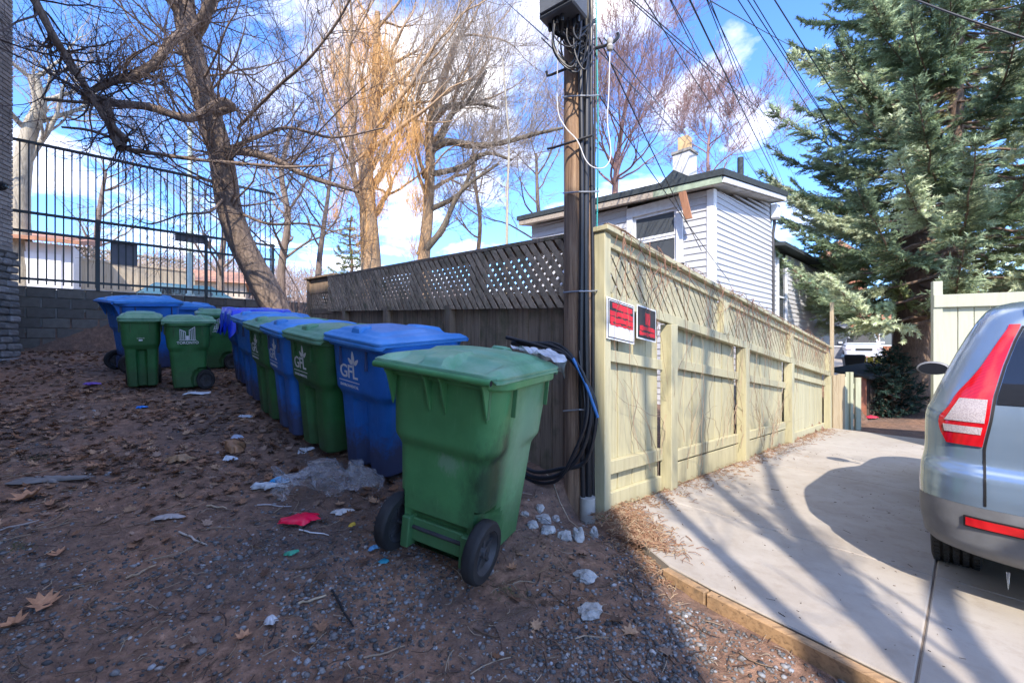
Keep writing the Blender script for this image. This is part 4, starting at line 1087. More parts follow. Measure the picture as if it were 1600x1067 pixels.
def patch(name, mat, zs_, a_in, a_out, off=.006, n=10, parent=None, thick=.012, both=True):
    """shell following the rear surface between two curves a_in(z)..a_out(z)"""
    for sg in ((1, -1) if both else (1,)):
        rows = []
        for z in zs_:
            rows.append([cside(z, lerp(a_in(z), a_out(z), k / n), off)[0] for k in range(n + 1)])
        mb = MB(); mb.loft(rows, False, False, closed=False)
        back = [[cside(z, lerp(a_in(z), a_out(z), k / n), off - thick)[0] for k in range(n + 1)] for z in zs_]
        ring0 = [*rows[0], *[r[-1] for r in rows[1:-1]], *rows[-1][::-1], *[r[0] for r in rows[1:-1]][::-1]]
        ring1 = [*back[0], *[r[-1] for r in back[1:-1]], *back[-1][::-1], *[r[0] for r in back[1:-1]][::-1]]
        mb.loft([ring0, ring1], False, False)
        if sg < 0: mb.v = [(x, -y, z) for x, y, z in mb.v]
        o = mb.obj(name, mat, parent or carR, smooth=True, sharp=40)
    return o
lin = lambda *st: (lambda z: np.interp(z, [s[0] for s in st], [s[1] for s in st]).item())
rngz = lambda a, b, n=14: [lerp(a, b, k / n) for k in range(n + 1)]
li = lin((.86, .664), (1.0, .64), (1.12, .625), (1.28, .59), (1.42, .55), (1.5, .52)); lo_ = lin((.86, .80), (.93, .84), (.99, .85), (1.05, .80), (1.12, .77), (1.22, .70), (1.28, .665), (1.42, .60), (1.5, .56))
patch('tail_light', M_red, rngz(.865, 1.51, 24), li, lo_, .010)
patch('reverse_lens', M_clr, rngz(.985, 1.105, 6), lin((.98, .655), (1.12, .64)), lin((.98, .815), (1.03, .785), (1.11, .745)), .0135)
patch('signal_lens', M_clr, rngz(.925, .962, 3), lin((.92, .668), (.97, .66)), lin((.92, .81), (.97, .82)), .0135)
patch('rear_reflector', M_red, rngz(.475, .515, 3), lambda z: .49, lambda z: .72, .014, 24)
patch('reflector_frame', M_blk, rngz(.468, .522, 3), lambda z: .48, lambda z: .73, .010, 24)
patch('tailgate_seam', M_blk, rngz(.585, 1.50, 34), lambda z: li(max(z, .86)) - .013, lambda z: li(max(z, .86)) - .003, .0022, 1, thick=.004)
def rear_glass(name, mat, z0, z1, off, w):
    rows = []
    for z in rngz(z0, z1, 10):
        e = w(z); r_ = [cside(z, abs(k) / 8 * e, off)[0] for k in range(-8, 9)]
        for k in range(8): r_[k].y *= -1
        rows.append(r_)
    back = [[p + Vector((.02, 0, 0)) for p in r_] for r_ in rows]
    mb = MB().loft(rows, False, False, closed=False); mb.loft([[*rows[0], *rows[-1][::-1]], [*back[0], *back[-1][::-1]]], False, False); return mb.obj(name, mat, carR, smooth=True)
rear_glass('rear_window', M_cg, 1.085, 1.50, .006, lambda z: li(z) - .016)
rear_glass('spoiler', M_paint, 1.56, 1.60, .015, lambda z: .50)
rear_glass('number_plate', plain('plate_white', (.7, .7, .7), .4, .05), .83, .96, .008, lambda z: .16)
em = MB().lathe([(.030, 0), (.037, .006), (.044, 0), (.030, 0)], 28, 'x').obj('emblem', plain('chrome', (.6, .6, .62), .12, .05, bump=0, Metallic=1.0), carR, smooth=True); em.location = (.10, .43, 1.0); em.scale = (1, 1.2, .55)
patch('side_window', M_cg, rngz(1.06, 1.50, 8), lin((1.06, 1.28), (1.5, 1.24)), lambda z: 1.75, .003); patch('side_window', M_cg, rngz(1.06, 1.52, 8), lambda z: 1.82, lambda z: 2.55, .003); patch('side_window', M_cg, rngz(1.06, 1.5, 8), lambda z: 2.62, lin((1.06, 3.5), (1.5, 3.2)), .003)
patch('window_trim', M_blk, rngz(1.045, 1.058, 2), lambda z: 1.2, lambda z: 3.6, .007, 30)
for z, a_ in ((.95, 2.0), (.95, 2.95)): patch('door_handle', M_paint, rngz(z - .015, z + .015, 2), lambda q, a_=a_: a_, lambda q, a_=a_: a_ + .2, .035, 6, thick=.02)
def mirror(sy):
    mb = MB(); rings = []
    for k, (x, s) in enumerate(((0, .55), (.02, .95), (.06, 1.0), (.12, .85), (.17, .4))):
        rings.append([(x, math.copysign(1, sy) * (.14 + .125 * s * math.cos(2*PI*i/18) * (1)), .075 * s * math.sin(2*PI*i/18) * (1 if math.sin(2*PI*i/18) > 0 else .8)) for i in range(18)])
    mb.loft(rings); o = mb.obj('mirror', M_clad, carR, smooth=True); o.location = (2.80, sy * .815, 1.27)
    MB().loft([[(-.004, math.copysign(1, sy) * (.14 + .105 * math.cos(2*PI*i/18)), .056 * math.sin(2*PI*i/18)) for i in range(18)], [(.012, math.copysign(1, sy) * (.14 + .105 * math.cos(2*PI*i/18)), .056 * math.sin(2*PI*i/18)) for i in range(18)]]).obj('mirror_glass', M_cg, o)
    MB().tube([(.06, -sy * .05, -.05), (.07, sy * .06, -.02)], .022, 8).obj('mirror_arm', M_blk, o)
mirror(1); mirror(-1)
cw = .345
tp = [(.235, -.08), (.245, -.112), (.31, -.112), (.334, -.104), (.342, -.09)]
for g_ in (-.062, -.022, .022, .062): tp += [(.345, g_ - .008), (.334, g_ - .0055), (.334, g_ + .0055), (.345, g_ + .008)]
tp += [(.342, .09), (.334, .104), (.31, .112), (.245, .112), (.235, .08)]
t = NT('car_tyre'); v = t.coord(); wv = t.n('ShaderNodeTexNoise'); wv.inputs['Scale'].default_value = 60; t.l(v, wv.inputs[0])
t.bump(wv.outputs['Fac'], .5, .004); M_ct = t.out(t.ramp(t.noise(v, 7, 6), [(.35, (.018, .018, .018)), (.7, (.05, .047, .043))]), .85)
cwm = MB().lathe(tp, 64, 'y').mesh('tyre', smooth=True, sharp=30); cwm.materials.append(M_ct)
# tread blocks
tb_ = MB()
for k in range(64):
    for y0 in (-.086, -.042, 0, .042, .086):
        a = 2 * PI * (k + (.5 if abs(y0) == .042 else 0)) / 64
        for da, rr in ((0, .3475),):
            e = .012; w2_ = .0125; p = []
            for r_ in (.340, rr):
                for (u_, v__) in ((-e, -w2_), (e, -w2_), (e, w2_), (-e, w2_)):
                    aa = a + u_ / r_; p.append((r_ * math.cos(aa), y0 + v__ + u_ * .25, r_ * math.sin(aa)))
            tb_.hexa(p)
trm = tb_.mesh('tread'); trm.materials.append(M_ct)
rimm = MB().lathe([(.001, .06), (.05, .06), (.07, .03), (.20, .05), (.232, .10), (.236, .08), (.236, -.08), (.22, -.08), (.20, -.02), (.001, -.02)], 40, 'y').mesh('rim', smooth=True); rimm.materials.append(plain('alloy', (.35, .36, .38), .3, .1, Metallic=.9))
for xa in (.98, 3.60):
    for sy in (1, -1):
        w = link('wheel', cwm, carR); w.location = (xa, sy * .765, .335 - .052 * xa * 0); link('rim', rimm, w).rotation_euler = (0, 0, 0 if sy > 0 else PI); link('tread', trm, w)['kind'] = 'stuff'
MB().box(.5, 4.0, -.62, .62, .24, .30).obj('underbody', M_blk, carR); MB().tube([(.15, -.45, .27), (.7, -.45, .27)], .03, 10).obj('exhaust_pipe', plain('steel_pipe', (.2, .19, .18), .5, Metallic=.7), carR)
carR.rotation_euler = (0, R(2.9), SITE)
ic = MB().lathe([(.007, .0), (.005, -.03), (.003, -.055), (.001, -.08)], 8).obj('icicle', plain('ice', (.75, .8, .85), .1, .05, bump=0, Transmission_Weight=.9), carR, smooth=True); ic.location = (.075, .58, .285)
# ------------------------------------------------------------------ lawn signs on the fence
M_sw = plain('sign_white', (.70, .71, .73), .45, .06, 10, 0); M_sb = plain('sign_black', (.028, .024, .026), .5, .3, 20, 0); M_sr = plain('sign_red', (.62, .008, .022), .45, .12, 18, 0)
def sign(label, s0, s1, z0, z1, reds, whites, darks):
    s0 -= .085; s1 -= .095; z0 -= .085; z1 -= .085
    w, h = s1 - s0, z1 - z0
    t = thing('fence_sign', label, 'sign', A + U * s0 + V * (-.072) + Vector((0, 0, z0)), SITE, 'red and black signs on the painted fence')
    k = -.128
    def q(x0, x1, y0, y1, d0, d1): return MB().hexa([(x0, d0, y0 + k * x0), (x1, d0, y0 + k * x1), (x1, d1, y0 + k * x1), (x0, d1, y0 + k * x0), (x0, d0, y1 + k * x0), (x1, d0, y1 + k * x1), (x1, d1, y1 + k * x1), (x0, d1, y1 + k * x0)])
    q(0, w, 0, h, -.004, .002).obj('panel', M_sw, t)
    q(.012, w - .012, .012, h - .012, -.0062, -.0045).obj('border_line', M_sb, t); q(.020, w - .020, .020, h - .020, -.0080, -.0065).obj('print_field', M_sw if whites else M_sb, t)
    q(.026, w - .026, .026 + (whites or 0), h - .026, -.0098, -.0083).obj('dark_print', M_sb, t)
    r_ = MB()
    for (x0, x1, y0, y1) in reds:
        # ragged edged rows of red, as the photograph's lettering is rubbed out
        n = 9; x0, x1, y0, y1 = .026 + x0 * (w - .052), .026 + x1 * (w - .052), .026 + y0 * (h - .052), .026 + y1 * (h - .052)
        for i in range(n):
            a, b = lerp(x0, x1, i / n), lerp(x0, x1, (i + 1) / n)
            e0, e1 = rng.uniform(0, .010), rng.uniform(0, .012)
            r_.hexa([(a, -.0118, y0 + e0 + k * a), (b, -.0118, y0 + e0 + k * b), (b, -.0101, y0 + e0 + k * b), (a, -.0101, y0 + e0 + k * a), (a, -.0118, y1 - e1 + k * a), (b, -.0118, y1 - e1 + k * b), (b, -.0101, y1 - e1 + k * b), (a, -.0101, y1 - e1 + k * a)])
    r_.obj('red_print', M_sr, t)
    return t
sign('red and black sign with a white lower strip, left of the two on the fence', .09, .50, 1.46, 1.79, [(.12, .95, .78, .98), (.02, .97, .58, .76), (.03, .99, .40, .57), (.04, .99, .30, .40)], .095, 0)
sign('red and black sign with a red upright block, right of the two on the fence', .535, .87, 1.465, 1.755, [(.02, .98, .02, .20), (.04, .97, .20, .40), (.37, .66, .42, .90)], 0, 0)

# ------------------------------------------------------------------ bare climbing vines on the painted fence
M_vine = plain('vine_bark', (.24, .13, .085), .85, .4, 10, .2)
M_vine2 = plain('old_vine_bark', (.34, .25, .17), .9, .35, 10, .2)
def vine(label, s0, length, seedz, up_, n, mat, rad, dens):
    paths = []
    for k in range(n):
        s = s0 + rng.uniform(0, length); z = (R1 + .5 - .128 * s + rng.uniform(-.05, .12)) if up_ else rng.uniform(.0, .5) - .052 * s
        dirx, dirz = (rng.uniform(-.5, 1), rng.uniform(-1.0, .1)) if up_ else (rng.uniform(-.35, .35), rng.uniform(.7, 1))
        q = -.11 if up_ else -.06; pts = []
        L = rng.uniform(.3, 1.1) * (1 if up_ else 1.5)
        m = 9
        for i in range(m):
            pts.append((s, q, z)); f = L / m
            s += dirx * f; z += dirz * f; q = min(-.050, max(-.16, q + rng.uniform(-.02, .02)))
            dirx += rng.uniform(-.75, .75); dirz += rng.uniform(-.35, .35) - (.12 if up_ else 0)
            if z < -.052 * s + .02 or s < .02: break
        if len(pts) > 2: paths.append((pts, np.linspace(rad, rad * .35, len(pts))))
    v_, f_ = tubes_np(paths, 4); o = link('climbing_vine', mesh_np('climbing_vine', v_, f_, mat, smooth=True)); o.location = A; o.rotation_euler = (0, 0, SITE)
    return tag(o, label, 'vine')
vine('tangle of reddish bare vine stems trailing along the cap of the painted fence', .0, 7.6, 0, True, 165, M_vine, .0034, 1)
vine('thin pale dry vine stems climbing the boards of the painted fence', .1, 4.6, 0, False, 46, M_vine2, .0036, 1)
pa = []
for k in range(7):
    z = TOP + .03 + .02 * k % 3; pts = []
    for i in range(60):
        s = .0 + i * .125; pts.append((s, -.06 - .03 * math.sin(s * 2.3 + k) , TOP - .128 * s + .02 + .035 * noise.noise(Vector((s * 2.2, k * 5.1, 0)))))
    pa.append((pts, np.full(60, .006)))
v_, f_ = tubes_np(pa, 5); o = link('climbing_vine', mesh_np('climbing_vine', v_, f_, M_vine2, smooth=True)); o.location = A; o.rotation_euler = (0, 0, SITE)
tag(o, 'long brown vine runners lying on top of the painted fence cap', 'vine')

# ------------------------------------------------------------------ trees
class Tree:
    def __init__(s, seed): s.r = random.Random(seed); s.big = []; s.twig = []
    def add(s, pts, rad):
        (s.big if max(rad) > .022 else s.twig).append((pts, rad))
    def grow(s, p, d, L, r0, depth, spread=.75, up=.05, wig=.22, kids=(3, 5), shrink=.62, minr=.004, taper=.45):
        rr = s.r; n = 7 if depth > 1 else 5; pts = [tuple(p)]; rad = [r0]; p = Vector(p); d = Vector(d).normalized(); mark = []
        for i in range(1, n + 1):
            d = (d + Vector((rr.uniform(-wig, wig), rr.uniform(-wig, wig), rr.uniform(-wig, wig) + up))).normalized()
            p = p + d * (L / n); pts.append(tuple(p)); rad.append(max(minr * .6, r0 * (1 - (1 - taper) * i / n))); mark.append((p.copy(), d.copy(), rad[-1], i / n))
        s.add(pts, rad)
        if depth <= 0: return
        for k in range(rr.randint(*kids)):
            q, dd, r, f = mark[rr.randrange(max(1, n // 3), n)]
            ax = dd.cross(Vector((rr.uniform(-1, 1), rr.uniform(-1, 1), rr.uniform(-1, 1)))).normalized()
            nd = (Matrix.Rotation(rr.uniform(.45, 1.0) * spread, 3, ax) @ dd)
            s.grow(q, nd, L * shrink * rr.uniform(.75, 1.2), max(minr, r * rr.uniform(.45, .7)), depth - 1, spread, up, wig, kids, shrink, minr, taper)
        s.grow(p, d, L * shrink, max(minr, rad[-1] * .9), depth - 1, spread, up, wig, kids, shrink, minr, taper)
    def limb(s, pts, r0, r1, n=6, nsh=0, depth=1, L=1.0, **k):
        """hand placed limb with shoots along it"""
        P = catmull(pts, n); m = len(P); rad = [lerp(r0, r1, i / (m - 1)) * (1 + .10 * s.r.uniform(-1, 1)) for i in range(m)]
        s.add([tuple(p) for p in P], rad)
        for j in range(int(nsh * 1.5)):
            i = s.r.randrange(1, m - 1); d = (P[i + 1] - P[i - 1]).normalized()
            ax = d.cross(Vector((s.r.uniform(-1, 1), s.r.uniform(-1, 1), s.r.uniform(-1, 1)))).normalized()
            nd = Matrix.Rotation(s.r.uniform(.5, 1.2), 3, ax) @ d + Vector((0, 0, .25))
            s.grow(P[i], nd, L * s.r.uniform(.5, 1.2), max(.005, min(.02, rad[i] * .4)), depth, **k)
    def build(s, root, bark, twigmat, sides=9):
        g = {}
        if s.big:
            v_, f_ = tubes_np(s.big, sides); v_ = v_ - np.array(root.location)
            link('trunk', mesh_np('trunk', v_, f_, bark, smooth=True), root)
        if s.twig:
            v_, f_ = tubes_np(s.twig, 3); v_ = v_ - np.array(root.location)
            link('crown', mesh_np('crown', v_, f_, twigmat, smooth=True), root)
def bark(name, c, dark, sc=(5, 5, 1.2), b=.8):
    t = NT(name); g = t.noise(t.coord(sc), 3, 9, .7, .4); g2 = t.noise(t.coord(), 1.1, 5)
    col = t.ramp(g, [(.3, dark), (.55, c), (.8, tuple(min(1, x * 1.35) for x in c))]); col = t.mix(t.ramp(g2, [(.45, 0.0), (.7, .5)]), col, tuple(x * .7 for x in c))
    t.bump(g, b, .03); return t.out(col, .9)
B_left = bark('bark_brown', (.235, .175, .135), (.075, .055, .045)); B_limb = bark('bark_limb', (.15, .115, .09), (.06, .047, .04))
B_tw = plain('twig_dark', (.085, .062, .055), .8, .3, 4, 0); B_twl = plain('twig_light', (.33, .27, .22), .8, .3, 3, 0)
B_or = bark('bark_lichen', (.46, .30, .165), (.25, .165, .10)); B_orl = plain('twig_orange', (.74, .42, .15), .8, .35, 3, 0)
B_pink = plain('twig_pinkish', (.24, .14, .125), .8, .3, 3, 0); B_pale = bark('bark_pale', (.42, .37, .28), (.20, .17, .13))

# left tree: leaning trunk with limbs reaching over the bins
lt = Tree(11); tb0 = W(440, 490, 9.6); tb0.z = ground(tb0.x, tb0.y)
lroot = thing('bare_tree', 'big leaning bare tree behind the row of bins with drooping limbs', 'tree', tb0)
trunk = [W(446, 520, 9.6), W(425, 470, 9.5), W(398, 420, 9.4), W(375, 375, 9.3), (W(357, 320, 9.2)), W(349, 265, 9.1), W(338, 215, 9.0), W(318, 150, 8.95), W(303, 90, 8.9), W(290, 30, 8.85), W(280, -60, 8.8), W(262, -220, 8.7)]
TP = catmull(trunk, 6)
lt.big.append(([tuple(p) for p in TP], [(.300 - .11 * (i / len(TP)) ** .6) * (1 + .07 * noise.noise(Vector((i * .45, 3, 0)))) + .06 * math.exp(-i / 4) for i in range(len(TP))]))
K = dict(spread=1.0, up=.06, wig=.30, kids=(2, 4), shrink=.66, minr=.0035)
L_ = lambda *a: [W(*p) for p in a]
lt.limb(L_((345, 235, 9.05), (385, 238, 8.8), (430, 250, 8.4), (480, 275, 8.0), (560, 300, 7.8)), .10, .03, 5, 10, 2, 1.0, **K)
lt.limb(L_((338, 175, 8.9), (362, 168, 8.5), (345, 160, 8.2), (310, 181, 8.0), (285, 184, 7.8), (235, 168, 7.6), (190, 163, 7.4), (150, 158, 7.3), (128, 150, 7.2)), .085, .060, 6, 26, 2, .85, **K)
lt.limb(L_((128, 150, 7.2), (175, 128, 7.3), (205, 122, 7.4), (245, 95, 7.6), (268, 65, 8.0), (292, 50, 8.7)), .045, .085, 5, 22, 2, .8, **K)
lt.limb(L_((20, -60, 6.4), (58, 8, 6.6), (85, 60, 6.8), (105, 90, 7.0), (140, 145, 7.1), (165, 185, 7.2), (200, 220, 7.3)), .062, .045, 6, 26, 2, .95, **K)
lt.limb(L_((165, 155, 7.3), (178, 210, 7.3), (190, 232, 7.3)), .06, .085, 5, 8, 2, .5, **K)
lt.limb(L_((190, 232, 7.3), (240, 240, 7.3), (310, 250, 7.3), (380, 256, 7.2), (450, 261, 7.1), (512, 258, 7.0)), .04, .016, 6, 26, 2, .9, **K)
lt.limb(L_((456, 257, 7.1), (490, 215, 6.9), (530, 172, 6.8), (575, 130, 6.6)), .018, .007, 5, 8, 1, .7, **K)
lt.limb(L_((372, 200, 8.8), (430, 140, 7.6), (480, 95, 7.0), (530, 30, 6.6), (565, -40, 6.2)), .030, .014, 6, 16, 2, 1.0, **K)
lt.limb(L_((0, 62, 6.2), (60, 82, 6.4), (150, 100, 6.8), (235, 118, 7.0), (330, 160, 7.2)), .016, .006, 6, 10, 1, .8, **K)
lt.limb(L_((68, 155, 7.1), (125, 160, 7.2), (160, 160, 7.3)), .022, .03, 4, 3, 1, .4, **K)
lt.limb(L_((97, 199, 7.2), (140, 204, 7.2), (182, 218, 7.3)), .018, .03, 4, 3, 1, .4, **K)
lt.limb(L_((300, 60, 8.9), (318, 30, 8.6), (332, -10, 8.4), (350, -80, 8.2)), .14, .08, 5, 12, 2, 1.2, **K)
lt.limb(L_((290, 40, 8.85), (270, 5, 8.6), (230, -40, 8.2)), .12, .06, 5, 14, 2, 1.2, **K)
lt.limb(L_((355, 300, 9.2), (330, 330, 8.5), (285, 335, 8.0), (235, 350, 7.8), (200, 335, 7.7)), .03, .007, 5, 14, 2, .7, spread=1.0, up=-.02, wig=.3, kids=(2, 3), shrink=.62, minr=.0035)
lt.limb(L_((352, 235, 9.0), (400, 215, 8.6), (450, 200, 8.2), (520, 215, 7.9), (600, 200, 7.6)), .05, .012, 5, 18, 2, 1.0, **K)
lt.limb(L_((368, 330, 9.3), (420, 350, 8.8), (480, 350, 8.4), (545, 370, 8.2)), .04, .01, 5, 12, 2, .8, spread=1., up=-.01, wig=.3, kids=(2, 3), shrink=.62, minr=.0035)
for k in range(30):
    p = TP[lt.r.randrange(22, 58)]
    lt.grow(p, (lt.r.uniform(-1, 1), lt.r.uniform(-1.0, .4), lt.r.uniform(-.2, .8)), lt.r.uniform(1.2, 2.2), .025, 2, **K)
lt.build(lroot, B_left, B_tw, 12)

def bg_tree(label, pts, r0, r1, seed, limbs, barkm, twigm, depth=4, L=3.0, sc=1.0, kids=(3, 4), name='bare_tree', minr=.006, up=.08, spread=.8, group=None, cat='tree', wig=.25):
    T = Tree(seed); P = catmull(pts, 6); b = P[0].copy()
    root = thing(name, label, cat, b, 0, group)
    T.big.append(([tuple(p) for p in P], [lerp(r0, r1, i / (len(P) - 1)) * (1 + .06 * noise.noise(Vector((i * .6, seed, 0)))) + r0 * .35 * math.exp(-i / 2.5) for i in range(len(P))]))
    for j in range(limbs):
        i = T.r.randrange(int(len(P) * .3), len(P)); d = (P[min(i + 1, len(P) - 1)] - P[i - 1]).normalized()
        ax = Matrix.Rotation(T.r.uniform(0, 2 * PI), 3, d) @ d.orthogonal()
        nd = Matrix.Rotation(T.r.uniform(.5, 1.25), 3, ax) @ d
        T.grow(P[i], nd, L * T.r.uniform(.6, 1.15), lerp(r0, r1, i / len(P)) * .42, depth, spread, up, wig, kids, .66, minr)
    T.build(root, barkm, twigm, 9); return root, T, P
GZ = lambda p, dz_=0: Vector((p.x, p.y, ground(p.x, p.y) + dz_))
def vt(px, Y, *ups):      # trunk from the ground through picture points
    p = W(px, 500, Y); return [GZ(p, -.2)] + [W(a, b, Y + (c[0] if c else 0)) for a, b, *c in ups]
r1_, T1, P1 = bg_tree('big old tree with orange lichen and golden shoots beyond the fence', vt(578, 15.5, (580, 420), (575, 330), (572, 250), (585, 180), (588, 100), (590, 20)), .40, .10, 21, 20, B_or, B_twl, 4, 3.4, kids=(2, 4), minr=.005)
# golden epicormic shoots massed on the upper trunk, and along some limbs
def shoots(root, T, centers, n, L, seed, mat=B_orl, r=.0065):
    q = random.Random(seed); paths = []
    for k in range(n):
        c, sp_ = centers[q.randrange(len(centers))]
        p = c + Vector((q.gauss(0, sp_), q.gauss(0, sp_), q.gauss(0, sp_ * 1.5))); d = Vector((q.uniform(-.6, .6), q.uniform(-.6, .6), q.uniform(.5, 1.2))).normalized(); pts = [tuple(p)]
        for i in range(4):
            d = (d + Vector((q.uniform(-.2, .2), q.uniform(-.2, .2), .08))).normalized(); p = p + d * L * q.uniform(.6, 1.2) / 4; pts.append(tuple(p))
        paths.append((pts, np.linspace(r, r * .4, 5)))
    v_, f_ = tubes_np(paths, 3); v_ = v_ - np.array(root.location); link('shoots', mesh_np('shoots', v_, f_, mat, smooth=True), root)['kind'] = 'stuff'
shoots(r1_, T1, [(W(590, 150, 15.4), .5), (W(578, 100, 15.4), .28), (W(570, 190, 15.4), .3), (W(600, 120, 15.3), .3), (W(575, 250, 15.4), .12), (W(530, 120, 15.2), .2), (W(560, 60, 15.3), .25), (W(545, 160, 15.2), .35), (W(620, 170, 15.2), .5), (W(545, 230, 15.2), .45), (W(610, 250, 15.2), .4)], 1700, 1.5, 5)
shoots(r1_, T1, [(W(640, 240, 15), .22), (W(620, 270, 15.2), .2), (W(590, 330, 15.4), .16), (W(540, 300, 15), .16), (W(570, 390, 15.2), .2), (W(520, 350, 15), .15), (W(650, 220, 15), .12), (W(600, 290, 15.2), .3), (W(560, 320, 15.2), .3), (W(640, 320, 15.2), .25)], 900, 1.0, 6)
r2_, T2, P2 = bg_tree('forked bare tree right of the old lichen tree beyond the fence', vt(664, 17, (662, 410), (668, 340), (672, 260), (672, 195), (690, 130), (715, 60)), .27, .12, 22, 15, B_or, B_twl, 4, 3.3, kids=(2, 4), minr=.005)
T2b = Tree(5)
for pts, a_, b_ in (([(672, 235), (700, 222), (745, 228), (790, 222), (835, 210), (880, 200)], .17, .05), ([(660, 275), (720, 262), (760, 240), (800, 250)], .13, .05), ([(672, 200), (690, 170), (745, 162), (780, 170)], .15, .05), ([(684, 230), (705, 180), (730, 160), (760, 110)], .14, .05), ([(668, 330), (720, 300), (745, 240)], .12, .05), ([(655, 400), (690, 360), (720, 300), (780, 255)], .16, .05)):
    T2b.limb([W(a, b, 17 - .3 * i) for i, (a, b) in enumerate(pts)], a_, b_, 5, 10, 3, 1.6, spread=.9, up=.06, wig=.28, kids=(2, 4), shrink=.66, minr=.006)
v_, f_ = tubes_np(T2b.big, 7); link('limbs', mesh_np('limbs', v_ - np.array(r2_.location), f_, bark('bark_limb_grey', (.20, .165, .12), (.09, .075, .06)), smooth=True), r2_)
v_, f_ = tubes_np(T2b.twig, 3); link('crown', mesh_np('crown', v_ - np.array(r2_.location), f_, B_twl, smooth=True), r2_)
shoots(r2_, T2, [(W(662, 225, 17), .2), (W(650, 235, 17), .25), (W(655, 330, 17), .15), (W(650, 400, 17), .15)], 380, 1.0, 8)
bg_tree('smooth pale young tree with upright shoots left of the pole beyond the fence', vt(790, 13.5, (792, 380), (793, 300), (795, 230), (790, 150), (785, 90)), .055, .02, 23, 8, B_pale, B_twl, 2, 2.2, kids=(2, 3))
bg_tree('slim bare tree near the left end of the dark fence', vt(497, 13, (498, 420), (505, 360), (512, 310), (520, 240)), .10, .04, 24, 8, B_left, B_twl, 3, 1.8)
bg_tree('pale barked tree behind the steel fence at the far left', vt(30, 15, (32, 420), (30, 330), (36, 250), (48, 200), (62, 165), (52, 120)), .34, .16, 25, 9, B_pale, B_twl, 3, 2.4)
bg_tree('thin bare tree behind the lichen trees towards the house', vt(745, 21, (745, 420), (750, 350), (742, 280), (738, 200)), .14, .05, 26, 9, B_or, B_twl, 3, 2.6)
bg_tree('pinkish bare tree rising behind the house chimney', vt(1108, 26, (1108, 330), (1106, 250), (1108, 210)), .16, .06, 27, 14, B_pink, B_pink, 4, 2.6, kids=(3, 4), minr=.010)
bg_tree('tall pinkish bare tree between the pole and the house roof', vt(955, 22, (960, 330), (965, 250), (975, 180), (985, 130)), .2, .06, 28, 15, B_pink, B_pink, 4, 2.9, kids=(3, 4), minr=.009)
bg_tree('spreading bare tree behind the utility pole', vt(850, 20, (845, 380), (840, 310), (838, 240)), .15, .06, 29, 10, B_left, B_twl, 3, 3.0)
bg_tree('bare tree behind the steel fence beside the pale lamp post', vt(345, 19, (345, 420), (350, 360), (340, 300)), .16, .07, 30, 10, B_left, B_twl, 3, 2.2)
bg_tree('small bare tree behind the garage roof at the left', vt(150, 24, (150, 400), (155, 330), (165, 270)), .2, .08, 31, 11, B_left, B_twl, 3, 2.8)
bg_tree('bare tree left of the lichen tree above the fence end', vt(440, 17, (440, 420), (450, 340), (440, 270), (455, 200)), .17, .07, 33, 11, B_left, B_twl, 3, 2.8)
# upright bush of bare stems behind the trunk
sr = thing('bare_shrub', 'clump of upright bare stems beside the leaning trunk', 'shrub', GZ(W(450, 470, 9.8)))
Tb = Tree(41)
for k in range(60):
    p = W(438 + Tb.r.uniform(-16, 40), 500, 9.8 + Tb.r.uniform(-.3, .5)); p.z = ground(p.x, p.y)
    Tb.grow(p, (Tb.r.uniform(-.25, .25), Tb.r.uniform(-.2, .2), 1), Tb.r.uniform(.9, 1.5), Tb.r.uniform(.008, .02), 1, .5, .02, .10, (1, 3), .6, .004)
v_, f_ = tubes_np(Tb.big + Tb.twig, 4); link('stems', mesh_np('stems', v_ - np.array(sr.location), f_, plain('stem_bark', (.20, .14, .12), .85, .4, 5, 0), smooth=True), sr)

# far-off bare woodland on the hillside: reads as one mass
wt = random.Random(77); paths = []
for k in range(620):
    px = wt.uniform(20, 1010); Y = wt.uniform(34, 75); p = W(px, 400, Y); z = ground(p.x, p.y); hgt = wt.uniform(3, 5.5)
    q = Vector((p.x, p.y, z)); pts = [tuple(q + Vector((wt.uniform(-.2, .2) * i, 0, hgt * i / 4))) for i in range(5)]
    paths.append((pts, np.linspace(.12, .03, 5)))
    for j in range(16):
        f = wt.uniform(.25, .95); b = q + Vector((0, 0, hgt * f)); d = Vector((wt.uniform(-1, 1), wt.uniform(-1, 1), wt.uniform(.3, 1.3))).normalized(); l_ = wt.uniform(.8, 2.2)
        paths.append(([tuple(b), tuple(b + d * l_ * .5), tuple(b + d * l_ + Vector((0, 0, .3)))], np.linspace(.045, .018, 3)))
v_, f_ = tubes_np(paths, 3); tag(link('distant_woodland', mesh_np('distant_woodland', v_, f_, plain('far_wood', (.38, .30, .265), .95, .3, .3, 0), smooth=True)), 'far off bare brown woodland on the hillside', kind='stuff')

